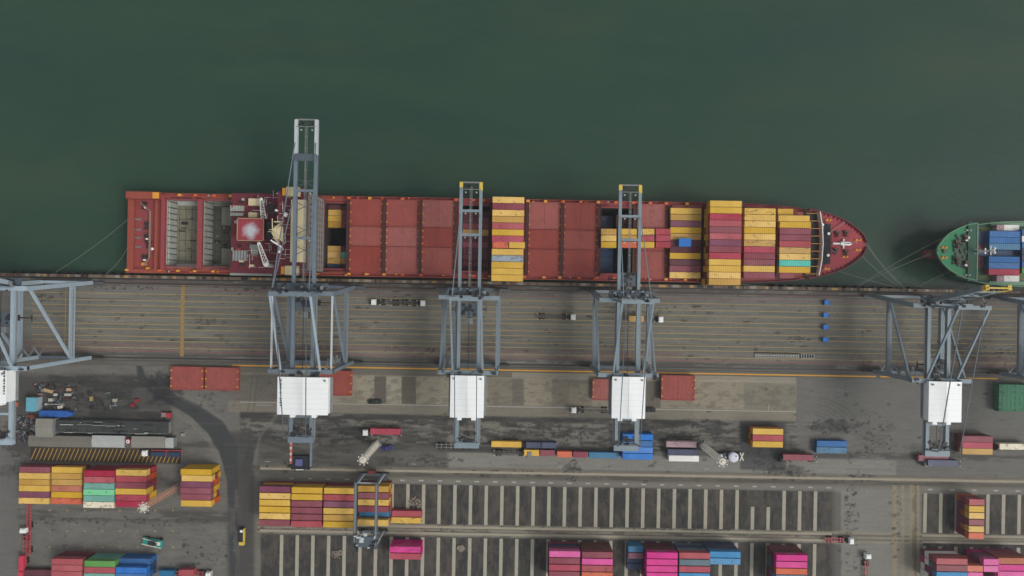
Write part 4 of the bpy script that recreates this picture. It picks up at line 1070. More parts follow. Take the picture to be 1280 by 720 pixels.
# ------------------------------------------------------------------ ship-to-shore cranes
blue = paint('crane_blue_grey', (120,137,145), 0.5, (110,86,70), 0.3, 0.5, scale=0.3)
lblue = paint('crane_light_blue', (150,168,180), 0.4, (120,100,90), 0.08, 0.5, scale=0.3)
dblue = paint('crane_dark_blue', (76,88,98), 0.35, (90,70,60), 0.2, 0.5, scale=0.3)  # darker blue-grey paint for bogies, sills, platforms and trolleys
palegrey = paint('crane_pale_grey', (176,184,186), 0.2, (120,110,100), 0.1, 0.5)
craneyel = paint('crane_yellow', (204,176,66), 0.2, (120,90,40), 0.2)
roofw = paint('house_white', (228,232,231), 0.14, (190,180,170), 0.06, 0.4, scale=0.15)
redwhite = paint('hazard_red', (186,88,70), 0.2)
YS, YL = -0.8, -31.3
def wheel(b, x, y, z): b.cyl((x,y-.18,z),(x,y+.18,z),.36,10)
def sts(name_lab, Xc, hx, zt, zp, apex, ahw, tip, rear, house, hroof, mat, boomdir='down', boomlen=None, outer=None, gs_=3.65, seed=0, stair=1, tie=False, tieh=(28.3,19.4), trol=None, tipmat=None, diag='land', zs=16, rear2=None):
    rg = random.Random(seed)
    r = thing('quay_crane', name_lab, 'crane', (Xc, 0, 0), 0, 'ship-to-shore gantry cranes on the quay')
    yst = YS-3.0 if zt < 30 else YS-2.4
    for sx in (-1,1):
        for Y, nm in ((YS,'sea'),(YL,'land')):
            b = MB(); x0 = sx*hx + sx*.6
            b.bar((x0-4.2,Y,1.9),(x0+4.2,Y,1.9),.7,.7)
            for k in (-3.1,-1.0,1.0,3.1): b.cbox(x0+k, Y, 1.05, 1.7, .62, .8)
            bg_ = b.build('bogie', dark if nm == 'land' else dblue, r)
            wb_ = MB()
            for k in (-3.6,-2.6,-1.5,-.5,.5,1.5,2.6,3.6): wheel(wb_, x0+k, Y, .5)
            wb_.build('wheels', black, bg_)
        MB().bar((sx*hx,YS,2.2),(sx*hx,yst,zt+1.2),1.5,1.5).build('leg', mat, r)
        MB().bar((sx*hx,YL,2.2),(sx*hx,YL,zt+1.2),1.4,1.4).build('leg', mat, r)
        MB().box(sx*hx-.65, sx*hx+.65, YL+.8, YS-1.6, zp-.9, zp+.9).build('portal_beam', mat, r)
        if diag == 'land': MB().bar((sx*hx,YS-2.0,zp+.6),(sx*hx,YL+.4,zt-.5),.75).build('diagonal_brace', mat, r)
        elif diag == 'sea': MB().bar((sx*hx,YL+1.2,zp+.6),(sx*hx,yst-.6,zt-.8),.85).build('diagonal_brace', mat, r)
        if tie: MB().box(sx*hx-.3, sx*hx+.3, YL+.8, yst-.8, zt+.6, zt+1.3).build('upper_tie', palegrey, r)
        rl_ = MB()
        for k in range(14): rl_.bar((sx*(hx+.95), YL+1.5+k*2.1, zp+.9),(sx*(hx+.95), YL+1.5+k*2.1, zp+2.0),.09)
        rl_.bar((sx*(hx+.95),YL+1.5,zp+2.0),(sx*(hx+.95),YS-2.6,zp+2.0),.1); rl_.box(sx*(hx+.8)-.35, sx*(hx+.8)+.35, YL+1.5, YS-2.6, zp+.8, zp+.88)
        rl_.build('walkway', grey, r)
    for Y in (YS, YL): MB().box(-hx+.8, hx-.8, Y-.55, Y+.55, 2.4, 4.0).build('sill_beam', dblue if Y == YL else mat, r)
    for Y, nm in ((yst,'s'),(YL,'l')):
        b = MB(); b.box(-hx-.7, hx+.7, Y-.8, Y+.8, zt+.1, zt+2.2)
        cb = b.build('cross_beam', mat, r)
        b = MB()                                               # gear, cable drums, ladders on the cross beam
        for k in range(16 if nm == 's' else 10):
            x = rg.uniform(-ahw-1.5, ahw+1.5) if nm == 's' else rg.uniform(-hx, hx)
            b.cbox(x, Y+rg.uniform(-1.2,2.4) if nm == 's' else Y+rg.uniform(-1.2,.6), zt+2.2+rg.uniform(.1,.9), rg.uniform(.3,1.6), rg.uniform(.3,1.3), rg.uniform(.4,1.2), rg.choice((0,0,1)))
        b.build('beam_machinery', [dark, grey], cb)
    # trolley girders
    for sx in (-1,1):
        MB().box(sx*gs_-.6, sx*gs_+.6, rear, yst+1.2, zt-1.4, zt+.1).build('trolley_girder', mat, r)
        MB().box(sx*(gs_+1.0)-.3, sx*(gs_+1.0)+.3, rear, yst, zt-.9, zt-.8).build('girder_walkway', grey, r)
    for Y in np.linspace(rear+1, YL-16.5, 2): MB().box(-gs_+.6, gs_-.6, Y-.4, Y+.4, zt-1.3, zt-.2).build('girder_tie', mat, r)
    # rear platform
    b = MB(); b.box(-gs_-.9, gs_+.9, rear-1.2, rear+.9, zt-1.5, zt+.4)
    for k in range(18): b.cbox(rg.uniform(-gs_,gs_), rear+rg.uniform(.8,4.5), zt-.6+rg.uniform(0,.8), rg.uniform(.4,1.8), rg.uniform(.3,1.5), rg.uniform(.3,1.0), 1)
    b.build('rear_platform', [mat, dark], r)
    for sx in (-1,1): MB().bar((sx*(gs_+.2),rear+1.2,zt),(sx*(gs_+.2),rear+2,zt+7.2),.3).build('stay_post', mat, r)
    if rear2:
        MB().box(-gs_-.3, -gs_+.3, rear2+1, rear-1.2, zt-1.2, zt-.3).build('jib_arm', redwhite, r); MB().box(gs_-.3, gs_+.3, rear2, rear-1.2, zt-1.2, zt-.3).build('jib_arm', mat, r)
        b = MB()
        for k in range(5): b.box(-gs_-.34, -gs_+.34, rear2+2+k*2.1, rear2+2.9+k*2.1, zt-.3, zt-.25)
        b.build('hazard_band', palegrey, r)
    # platform between the sea side beam and the boom hinge
    b = MB(); b.box(-ahw-2.2, ahw+2.2, yst+.85, yst+3.6, zt+.6, zt+.75, 0)
    for k in range(22): b.cbox(rg.uniform(-ahw-1.8,ahw+1.8), yst+rg.uniform(1.1,3.4), zt+.8+rg.uniform(.1,.5), rg.uniform(.2,1.3), rg.uniform(.2,.9), rg.uniform(.3,1.0), rg.choice((0,1,1,2)))
    for k in range(12): b.bar((-ahw-2.2+k*(2*ahw+4.4)/11, yst+3.6, zt+.7),(-ahw-2.2+k*(2*ahw+4.4)/11, yst+3.6, zt+1.8),.08)
    b.build('hinge_platform', [dblue, dark, mat], r)
    # machinery house
    hx0, hx1, hy0, hy1 = house; zf = zt+.4
    b = MB(); b.box(hx0, hx1, hy1, hy0, zf, hroof-.35); b.build('machinery_house', roofw, r)
    hh = kids(r)[-1] if False else r
    b = MB(); m_ = (hx0+hx1)/2; e = .25
    b._q([(hx0-e,hy1-e,hroof-.35),(m_,hy1-e,hroof+.1),(hx1+e,hy1-e,hroof-.35),(hx0-e,hy0+e,hroof-.35),(m_,hy0+e,hroof+.1),(hx1+e,hy0+e,hroof-.35)],
         [(0,1,4,3),(1,2,5,4),(0,2,1),(3,4,5),(0,3,5,2)], 0)
    for k in range(1, 6): y = hy1+(hy0-hy1)*k/6; b.bar((hx0,y,hroof-.33),(m_,y,hroof+.12),.07); b.bar((m_,y,hroof+.12),(hx1,y,hroof-.33),.07)
    b.build('house_roof', roofw, r)
    b = MB()
    for k in range(1, 7): y = hy1+(hy0-hy1)*k/7; b.bar((hx0,y,hroof-.36),(m_,y,hroof+.09),.09); b.bar((m_,y,hroof+.09),(hx1,y,hroof-.36),.09)
    b.bar((m_,hy1,hroof+.1),(m_,hy0,hroof+.1),.12)
    b.build('roof_seam', paint('seam_grey', (212,216,216), 0.3), r)
    if tie or Xc < -150:
        b = MB()
        for k in range(11): b.cbox((hx0+1.0) if tie else hx1-.5, hy1+3.0+k*.85+(.2 if k % 3 else 0), hroof-.25, .7 if k % 2 else .45, .34, .3)
        q = hx0+1.0 if tie else hx1-.5; b.box(q-.08, q+.08, hy1+2.8, hy1+12, hroof-.42, hroof-.28)
        b.build('roof_louvre', dark, r)
    b = MB()
    for k in (-.22,.22): b.box(m_+k*(hx1-hx0)-1.0, m_+k*(hx1-hx0)+.6, hy1-1.5, hy1-.05, zf+.2, zf+2.2)
    b.build('air_conditioner', roofw, r)
    b = MB(); b.cbox(hx0+1.0, hy0-.9, hroof-.0, .7, .6, .4).cbox(hx1-1.0, hy0-.9, hroof-.0, .7, .6, .4); b.build('roof_hatch', grey, r)
    b = MB()
    for sx, x in ((-1,hx0),(1,hx1)):
        b.box(min(x,x+sx*1.0), max(x,x+sx*1.0), hy1, hy0, zf-.1, zf+.0)
        for k in range(9): b.bar((x+sx*.95, hy1+k*(hy0-hy1)/8, zf),(x+sx*.95, hy1+k*(hy0-hy1)/8, zf+1.1),.08)
        b.bar((x+sx*.95,hy1,zf+1.1),(x+sx*.95,hy0,zf+1.1),.09)
    b.build('house_gallery', grey, r)
    # apex frame
    for sx in (-1,1):
        MB().bar((sx*ahw,yst,zt+2),(sx*ahw,yst-.3,apex),.8).build('apex_leg', mat, r)
        MB().bar((sx*ahw,yst-.3,apex),(sx*(ahw+.2),YL+.5,zt+2),.7).build('apex_rear_leg', mat if not tie else lblue, r)
        MB().bar((sx*(ahw-1.4),yst-.3,apex),(sx*(gs_+.2),rear+2,zt+7.0),.28).build('backstay', dblue, r)
    b = MB(); b.box(-ahw-.4, ahw+.4, yst-.9, yst+.5, apex-.6, apex+.6)
    for k in range(6): b.cbox(rg.uniform(-ahw,ahw), yst+rg.uniform(-.4,1.8), apex+.8, rg.uniform(.4,1.2), rg.uniform(.3,1), .6, 1)
    b.build('apex_beam', [mat, dark], r)
    # boom
    hingeY = yst+1.6
    if boomdir == 'down':
        P0 = np.array((0, hingeY, zt-.65)); D = np.array((0,1.0,0)); U = np.array((0,0,1.0)); Lb = tip-hingeY
    else:
        a = R(80.5); P0 = np.array((0, hingeY, zt)); D = np.array((0, math.cos(a), math.sin(a))); U = np.array((0,-math.sin(a), math.cos(a))); Lb = boomlen
    pt = lambda x, t, u=0: tuple(P0+D*t+U*u+np.array((x,0,0)))
    for sx in (-1,1):
        b = MB(); le = outer if outer else Lb
        b.bar(pt(sx*gs_,0), pt(sx*gs_,le), 1.15, 1.5, 0)
        if outer: b.bar(pt(sx*gs_,le), pt(sx*gs_,Lb), 1.15, 1.5, 1)
        b.build('boom_girder', [mat, palegrey], r)
        if tipmat: MB().bar(pt(sx*gs_,Lb-(2.9 if sx > 0 else 1.9)), pt(sx*gs_,Lb+.1), 1.22, 1.66).build('boom_tip', tipmat, r)
    b = MB(); b.bar(pt(-gs_,Lb,.2), pt(gs_,Lb,.2), .45, 1.0)
    b.bar(pt(-gs_,Lb-2.6,.9), pt(gs_,Lb-2.6,.9), .22)
    b.build('boom_end_tie', tipmat if boomdir != 'down' else grey, r)
    b = MB()
    for k in range(9): 
        p = pt(rg.uniform(-gs_+.8, gs_-.8), Lb-rg.uniform(.6,2.8), .5); b.cbox(*p, rg.uniform(.4,1.5), rg.uniform(.3,.9), .5)
    for sx in (-1,1): p = pt(sx*2.0, Lb-3.6, .2); b.cyl(p, (p[0],p[1],p[2]-.8), .3, 8, mi=1)
    b.build('sheave_block', [dark, holdlight], r)
    ties = [hingeY+k for k in ((Lb*.30, Lb*.58) if boomdir == 'down' and outer else ())] if outer else []
    if boomdir == 'down' and not outer: ties = list(tieh)
    elif boomdir != 'down': ties = [hingeY+Lb*.3, hingeY+Lb*.55, hingeY+Lb*.8]
    for Y in ties:
        t = Y-hingeY; MB().bar(pt(-gs_,t,.3), pt(gs_,t,.3), .95, .8).build('boom_tie', mat, r)
        b = MB()
        for sx in (-1,1): b.cbox(*pt(sx*1.9, t-1.0 if boomdir == 'down' else t, .6), .5, .5, .5)
        b.build('boom_lamp', holdlight, r)
    if outer:
        b = MB(); b.bar(pt(-gs_-.3,outer-1,.5), pt(gs_+.3,outer-1,.5), 2.6, .9)
        b.build('boom_joint_platform', dblue, r)
        for t in (Lb*.08, Lb*.2, Lb*.32, Lb*.46, Lb*.6):
            b = MB(); b.bar(pt(-gs_,t), pt(gs_,t+3.4), .24); b.bar(pt(gs_,t), pt(-gs_,t+3.4), .24); b.build('boom_bracing', dblue, r)
    b = MB(); b.bar(pt(-.4,2,.5), pt(-.4,Lb-1.5,.5), .10, .10); b.bar(pt(.5,2,.5), pt(.5,Lb-1.5,.5), .10, .10); b.bar(pt(0,3,.6), pt(0,Lb-1.5,.6), .22, .12)
    for k in range(int(Lb/4)): b.bar(pt(-.5,3+k*4,.55), pt(.5,3+k*4,.55), .2, .15)
    b.build('trolley_ropes', grey, r)
    b = MB(); b.box(-.12, .12, rear+3, hingeY, zt-.5, zt-.4); b.build('cable_tray', dark, r)
    # forestays
    if boomdir == 'down':
        for sx in (-1,1):
            for Y in ([tip-12] if not outer else [hingeY+Lb*.55, hingeY+Lb*.86]):
                MB().bar((sx*(ahw-.5),yst-.2,apex),(sx*(gs_+.1),Y,zt+.6),.3).build('forestay', mat, r)
    else:
        for sx in (-1,1): MB().bar((sx*(ahw-.8),yst-.2,apex),pt(sx*gs_,Lb*.55),.35).build('forestay', mat, r)
        b = MB()
        for k in range(14): p = pt(rg.uniform(-gs_,gs_), rg.uniform(1,Lb-4), rg.uniform(-1.2,-.6)); b.cbox(*p, rg.uniform(.5,2.5), .8, rg.uniform(.5,2))
        b.build('boom_machinery', dblue, r)
    # trolley and cab
    ty = trol if trol is not None else YS-7
    b = MB(); b.box(-gs_+.7, gs_-.7, ty-2.4, ty+2.4, zt-1.0, zt-.6); 
    for k in range(12): b.cbox(rg.uniform(-gs_+1.2,gs_-1.2), ty+rg.uniform(-2,2), zt-.3, rg.uniform(.5,1.4), rg.uniform(.4,1.4), rg.uniform(.3,.9), 1)
    tr_ = b.build('trolley', [dblue, dark], r)
    MB().box(-1.0, 1.4, ty-5.2, ty-2.9, zt-4.2, zt-1.2).build('operator_cabin', grey, tr_)
    # spreader hanging on ropes
    b = MB()
    for sx in (-1,1):
        for sy in (-1,1): b.bar((sx*1.8,ty+sy*1.0,zt-.9),(sx*1.8,ty+sy*.8,zs+.6),.07)
    b.box(-6.0,6.0,-.25+ty,.25+ty,zs,zs+.5); b.box(-6.05,-5.75,ty-1.2,ty+1.2,zs,zs+.35); b.box(5.75,6.05,ty-1.2,ty+1.2,zs,zs+.35); b.box(-1.6,1.6,ty-1.1,ty+1.1,zs+.1,zs+.9)
    if Xc not in (): b.build('spreader', dark, tr_)
    # stair tower at a landside leg
    b = MB(); sx = stair
    for k in range(int(zt/3)):
        z = 2+k*3; y0, y1 = (YL+1.0, YL+4.0) if k % 2 else (YL+4.0, YL+1.0); b.bar((sx*(hx-1.6),y0,z),(sx*(hx-1.6),y1,z+3),.8,.12); b.box(sx*(hx-1.6)-.5, sx*(hx-1.6)+.5, y1-.5, y1+.5, z+3, z+3.08)
    b.build('stair', grey, r)
    return r

def hs_(Xc, x0, x1, y0, y1, z):
    a = at(x0, (y0+y1)/2, z); b = at(x1, (y0+y1)/2, z); c = at((x0+x1)/2, y0, z); d = at((x0+x1)/2, y1, z)
    return (a[0]-Xc, b[0]-Xc, c[1], d[1])
X1 = -75.4
cr1 = paint('crane_steel_blue', (104,119,130), 0.5, (110,90,80), 0.3, 0.5, scale=0.3)
sts('largest blue-grey quay crane, long pale boom lowered over the bridge of the red ship', X1, 10.8, 33.2, 13.5, 48, 6.9, 59.6, -56.0, hs_(X1,347,409,472.5,518,37.5), 37.5, cr1, outer=48.5, tie=True, seed=1, stair=1, trol=-7, diag='sea', rear2=-66)
X2 = -15.75
sts('blue-grey quay crane with its yellow tipped boom lowered over the dark open hold amidships', X2, 10.4, 27.5, 12.5, 46.4, 5.3, 38.8, -58.3, hs_(X2,563.5,604,470.5,521.5,31.9), 31.9, blue, seed=2, stair=-1, tipmat=craneyel, trol=-8.5)
X3 = 43.2
sts('blue-grey quay crane with yellow tipped boom lowered over the small containers on deck', X3, 10.4, 27.5, 12.5, 46.4, 5.3, 38.8, -58.3, hs_(X3,766,806,472,522.5,31.9), 31.9, blue, seed=3, stair=1, tipmat=craneyel, tieh=(27.3,18.6), trol=4)
X4 = 158.2
c4 = sts('blue-grey quay crane with its boom raised, beside the bow of the green ship', X4, 10.2, 27.5, 12.5, 46.4, 5.3, 38.8, -58.3, hs_(X4,1162.5,1202,478,527,31.9), 31.9, blue, boomdir='up', boomlen=31, seed=4, stair=-1, tipmat=craneyel, trol=-26, zs=24)
c5 = copy_tree(c4, (209.7,0,0), label='quay crane cut off by the right edge, only its left legs and portal in view')
X0_ = -181.4
sts('pale blue quay crane with white house, cut off by the left edge', X0_, 10.2, 38.0, 14, 56, 5.8, 60, -57.5, (-7.2,6.4,-31.9,-42.8), 43.5, lblue, boomdir='up', boomlen=31, gs_=4.4, seed=6, stair=-1, trol=-14, diag='sea', zs=30)

# ------------------------------------------------------------------ rubber tyred gantry over the striped block
gx = (-59.0, -50.9); gyN, gyS = -76.9, -100.2; gz = 15.6
g = thing('yard_gantry_crane', 'pale blue rubber tyred gantry straddling the yellow and maroon stacks', 'crane', (-55, -88.5, 0))
ox, oy = 55.0, 88.5
for x in gx:
    for y in (gyN, gyS):
        MB().bar((x+ox,y+oy,1.6),(x+ox,y+oy,gz),.85,.85).build('leg', lblue, g)
    MB().box(x+ox-.55, x+ox+.55, gyS+oy-1.5, gyN+oy+1.0, gz-.2, gz+1.2).build('main_girder', dblue, g)
    b = MB(); b.box(x+ox-.25, x+ox+.25, gyS+oy, gyN+oy, gz+1.2, gz+1.3); b.build('girder_rail', grey, g)
for y in (gyN, gyS):
    MB().box(gx[0]+ox-1.5, gx[1]+ox+1.5, y+oy-.5, y+oy+.5, 1.3, 2.2).build('sill_beam', dblue, g)
    MB().box(gx[0]+ox, gx[1]+ox, y+oy-.18, y+oy+.18, gz-1.8, gz-1.4).build('portal_tie', lblue, g)
    for x in gx:
        for k in (-1.1, 1.1): MB().cyl((x+ox+k,y+oy-.35,.8),(x+ox+k,y+oy+.35,.8),.8,14).build('wheel', black, g)
b = MB(); b.box(-2.2,.8,gyN+oy+.4,gyN+oy+1.8,1.3,3.2); b.build('power_pack', paint('pack_red', (120,52,46), 0.4), g)
b = MB(); rg = random.Random(4); b.box(gx[0]+ox+.5, gx[1]+ox-.5, gyS+oy-.5, gyS+oy+3.5, gz+1.3, gz+1.7)
for k in range(26): b.cbox(rg.uniform(gx[0]+ox,gx[1]+ox+1), gyS+oy+rg.uniform(-1.8,4.2), gz+1.9+rg.uniform(-1.5,.6), rg.uniform(.3,1.8), rg.uniform(.3,1.5), rg.uniform(.3,1.1), rg.choice((0,1,1,2)))
b.build('trolley', [dblue, palegrey, dark], g)
MB().box(-4.0,-2.2,gyS+oy+.2,gyS+oy+2.4,gz-2.4,gz+.4).build('operator_cabin', lblue, g)

# ------------------------------------------------------------------ hatch covers standing on the quay
CG = 'hatch covers laid down on the landing bank'
def gcover(x0, x1, y0, y1, h, lab, c=0, n=1, short=''):
    X0, Y0 = at(x0, y0, h); X1, Y1 = at(x1, y1, h)
    for k in range(n):
        z = h-.95-k*1.0
        cover((X0+X1)/2, (Y0+Y1)/2, max(z,.02), X1-X0, Y0-Y1, lab if k == 0 else ['', 'lower', 'lowest'][k]+' '+short, CG, c)
gcover(213.3,253.4,458,488,2.0,'red hatch cover lying on the ground, left one of two side by side',n=2,short='cover under the left red hatch cover of the pair on the ground')
gcover(257,297.5,459,488.5,2.0,'red hatch cover lying on the ground, right one of two side by side',n=2,short='cover under the right red hatch cover of the pair on the ground')
gcover(399,439,463,495,2.0,'red hatch cover sticking out beside the largest white machinery house',n=2,short='cover under the red one beside the largest machinery house')
gcover(570,607.5,472,497.5,2.0,'red hatch cover mostly hidden below the middle white machinery house')
gcover(741,781,473.5,501,2.0,'red hatch cover sticking out left of the rightmost lowered crane house')
gcover(827,868.5,469,501,3.0,'red hatch cover standing free, right of the rightmost lowered crane house',n=2,short='cover under the free standing red hatch cover')
gcover(1249,1290,480.5,515,3.6,'green hatch cover lying at the right edge',c=1,n=3,short='green cover under the green hatch cover at the right edge')

# ------------------------------------------------------------------ vehicles
tyre = black
def hdg(pts): return 0
def tractor_trailer(px, py, rz, lab, cab=white, frame=None, ln=12.4, load=False, grp='yard tractors with trailers', cat='truck'):
    X, Y = at(px, py, 1.0); fr = frame or paint('trailer_grey', (86,82,76), 0.5)
    r = thing('yard_tractor', lab, cat, (X, Y, 0), rz, grp)
    b = MB(); b.box(6.9,8.9,-1.15,1.15,.9,2.5); b.box(7.1,8.6,-.95,.95,2.5,3.1); b.build('cab', cab, r)
    MB().box(8.35,8.93,-.95,.95,1.7,2.45).build('windscreen', paint('glass_dark', (30,36,42), .1, rough=.15), r)
    b = MB(); b.box(3.6,6.9,-.45,.45,.75,1.05); b.cbox(4.6,0,1.15,1.1,1.2,.2); b.box(6.2,6.85,-1.1,1.1,.9,1.7); b.build('tractor_frame', dark, r)
    for x in (7.9, 4.9, 3.9):
        for s_ in (-1,1): MB().cyl((x,s_*.75,.5),(x,s_*1.2,.5),.5,12).build('wheel', tyre, r)
    b = MB(); x0 = 5.6-ln
    for s_ in (-1,1): b.box(x0, 5.4, s_*.55-.1, s_*.55+.1, 1.0, 1.3)
    for k in range(7): x = x0+.2+k*(ln-.6)/6; b.box(x-.12, x+.12, -1.15, 1.15, 1.05, 1.28)
    b.build('trailer', fr, r)
    for x in (x0+1.4, x0+2.7):
        for s_ in (-1,1): MB().cyl((x,s_*.72,.5),(x,s_*1.2,.5),.5,12).build('trailer_wheel', tyre, r)
    b = MB()
    for s_ in (-1,1): b.box(5.2,5.4,s_*1.05-.15,s_*1.05+.15,1.28,1.5); b.box(x0+.05,x0+.25,s_*1.05-.15,s_*1.05+.15,1.28,1.5)
    b.build('corner_guide', white if not frame else fr, r)
    return r
pinkred = paint('trailer_red', (176,70,76), 0.3)
th = -0.0
tractor_trailer(492, 378.0, math.pi, 'empty flat trailer with white cab at its left end, nearest lane by the rail')
tractor_trailer(505, 378.6, 0.0, 'white cab yard tractor nose right on the waterside lane, close behind another', ln=11)
tractor_trailer(692, 395.8, 0.0, 'dark empty trailer pulled by a white cab on the apron right of the middle crane')
tractor_trailer(741, 512.5, math.pi, 'white cab tractor with empty trailer on the white line near the crane house')
tractor_trailer(481.5, 540.5, math.pi, 'white cab tractor carrying the pinkish red container')
tractor_trailer(638, 566.3, 0.0, 'empty skeletal trailer just below the long yellow container', cab=grey)
tractor_trailer(1000, 573.5, math.pi, 'tractor under the maroon container near tyre marks', cab=dark)
tractor_trailer(1268, 559, math.pi, 'tractor under the cream container at the right edge', cab=dark)
tractor_trailer(1179, 579, math.pi, 'tractor under the navy container below the raised crane', cab=grey)
tractor_trailer(1038, 674.6, 0.0, 'red framed trailer with white cab stopped on the runway by the cross lane', frame=pinkred, ln=8)
tractor_trailer(1082.5, 718, math.pi/2, 'white cab tractor driving up the cross lane at the bottom', frame=pinkred)
tractor_trailer(238, 716.5, 0.0, 'white cab tractor with red trailer at the bottom left', frame=pinkred)
tractor_trailer(566, 557.5, 0.0, 'empty skeletal trailer under the middle crane rear end', cab=dark, frame=grey)
tractor_trailer(31.5, 686, math.pi/2, 'white cab tractor pulling up along the red trailer row', frame=pinkred)
# tarpaulin truck on the hatched lane
r = tractor_trailer(207, 566.0, math.pi, 'white cab truck with blue tarpaulin load and red side rails on hatched lane', frame=pinkred, ln=12.5)
tarp = paint('blue_tarp', (32,58,86), 0.5, scale=0.8)
b = MB(); b.box(-6.6,-1.2,-.6,1.2,1.4,2.5); b.box(-.6,5.2,-.6,1.2,1.4,2.5); b.build('tarpaulin_load', tarp, r)
b = MB(); b.box(-6.9,5.6,-1.3,-.95,1.3,1.7); b.box(-.95,-.75,-1.4,1.3,1.3,2.4); b.build('side_rail', pinkred, r)
# stacked red trailers at the left
for k, (x, y, l) in enumerate(((36.5,645,'upper'),(36.0,676,'middle'))):
    X, Y = at(x, y, 1); r = thing('trailer', f'empty red skeletal trailer, {l} one of the upright line at the left', 'trailer', (X,Y,0), math.pi/2, 'red trailers at the left')
    b = MB()
    for s_ in (-1,1): b.box(-5.6,5.6,s_*.75-.12,s_*.75+.12,1.0,1.3)
    for q in range(9): b.box(-5.5+q*1.36,-5.3+q*1.36,-1.2,1.2,1.05,1.28)
    for q in range(8): b.bar((-5.4+q*1.36,-.7,1.2),(-4.04+q*1.36,.7,1.2),.09)
    b.build('trailer_frame', pinkred, r)
    for xx in (-4.4,-3.1):
        for s_ in (-1,1): MB().cyl((xx,s_*.7,.5),(xx,s_*1.15,.5),.5,10).build('wheel', tyre, r)
X, Y = at(27, 704, 2.5); o = MB().box(-1.0,1.0,-3,3,0,1.5).box(-.9,.9,-5,-3.2,0,1.9).box(-.7,.7,-2.8,2.8,1.5,1.62).build('load_box', paint('load_pink', (196,46,74), 0.25)); o.location = (X,Y,1.35)
tag(o, 'pinkish red load box riding on the trailer at far left bottom', 'cargo')

def reach_stacker(tip, tail, lab, boomc, body, zt=8.0, zb=3.2, w=2.0):
    """boom runs from the tail (machine) to the tip (spreader), both measured in the photograph"""
    A = np.array(AT(*tail, zb)); B = np.array(AT(*tip, zt)); d = B-A; ang = math.atan2(d[1], d[0])
    r = thing('reach_stacker', lab, 'reach stacker', (A[0], A[1], 0), ang, 'reach stackers in the yard')
    L = math.hypot(d[0], d[1]); wd = w
    b = MB(); b.bar((-.5,0,zb),(L,0,zt),1.3,1.1)
    b.bar((-.3,0,zb+.62),(L*.55,0,zb+(zt-zb)*.55+.62),1.05,.25)
    b.build('boom', boomc, r)
    b = MB()
    for k in range(12): t = (k+.5)/12; b.cbox(L*t, 0, zb+(zt-zb)*t+.8, .22, 1.25, .10)
    b.build('boom_steps', dark, r)
    b = MB(); b.box(-2.2,5.0,-1.5,1.5,.8,2.1); b.box(-2.6,-.4,-1.7,1.7,.9,2.8); b.build('chassis', body, r)
    MB().cyl((-1.8,0,2.8),(-1.8,0,3.2),1.0,12).box(-2.8,-2.1,-1.2,1.2,2.0,3.1).build('counterweight', boomc, r)
    b = MB(); b.box(1.2,3.0,-.2,1.2,2.1,3.7); b.build('operator_cab', grey, r)
    for x in (-1.6, 3.9):
        for s_ in (-1,1): MB().cyl((x,s_*1.35,.85),(x,s_*2.1,.85),.85,14).build('wheel', tyre, r)
    b = MB(); b.bar((L,-3.0,zt-1.2),(L,3.0,zt-1.2),.4); b.bar((L,0,zt),(L,0,zt-1.2),.7)
    for s_ in (-1,1): b.cbox(L, s_*3.0, zt-1.35, 2.3, .3, .3)
    b.build('spreader', body, r)
    return r
palewhite = paint('machine_cream', (206,202,186), 0.35, (90,80,60), 0.3, 0.5, scale=0.8)
reddish = paint('boom_salmon', (196,150,130), 0.4, (140,60,50), 0.4)
def light_mast(base, lab, mat, h=26.6, w=1.15):
    X, Y = at(*base, 0); r = thing('light_mast', lab, 'light mast', (X, Y, 0), 0.6, 'lattice light masts of the terminal')
    b = MB(); b.box(-1.6,1.6,-1.6,1.6,0,.7); b.build('footing', grey, r)
    b = MB(); top = h-1.0
    for sx in (-1,1):
        for sy in (-1,1): b.bar((sx*w,sy*w,.7),(sx*w*.8,sy*w*.8,top),.26)
    n = 18
    for k in range(n):
        z0 = .7+(top-.7)*k/n; z1 = .7+(top-.7)*(k+1)/n; q = w*(1-.2*k/n)
        for a, c in (((-q,-q),(q,-q)),((q,-q),(q,q)),((q,q),(-q,q)),((-q,q),(-q,-q))):
            b.bar((*a,z1),(*c,z1),.16); b.bar((*a,z0),(*c,z1),.11)
    b.build('lattice', mat, r)
    b = MB()
    for k in range(12): b.bar((-.3,w+.1,1+k*2),(.3,w+.1,1+k*2),.08)
    b.cyl((0,0,.7),(0,0,top),.22,8); b.build('riser', palewhite, r)
    b = MB(); b.cyl((0,0,top),(0,0,top+.4),1.35,18).cyl((0,0,top+.4),(0,0,top+.9),.5,10)
    for k in range(16):
        t = 2*math.pi*k/16; b.bar((1.35*math.cos(t),1.35*math.sin(t),top+.4),(1.35*math.cos(t),1.35*math.sin(t),top+1.3),.07)
        b.bar((1.3*math.cos(t),1.3*math.sin(t),top+.2),(1.95*math.cos(t),1.95*math.sin(t),top+.2),.06)
    b.build('head_frame', palewhite, r)
    for k in range(8):
        t = 2*math.pi*(k+.5)/8; MB().cbox(2.0*math.cos(t), 2.0*math.sin(t), top+.2, .3, .42, .3, 0, t).build('floodlight', white, r)
    return r
palewhite = paint('machine_cream', (206,202,186), 0.35, (90,80,60), 0.3, 0.5, scale=0.8)
reddish = paint('mast_salmon', (190,140,118), 0.4, (140,60,50), 0.4)
light_mast((222,609), 'tall cream and salmon light mast leaning across the gap between left yard stacks', reddish)
light_mast((471,555), 'cream light mast beside the pinkish red container on a trailer', palewhite)
light_mast((879,557), 'pale grey light mast next to the round white tank truck', palewhite)
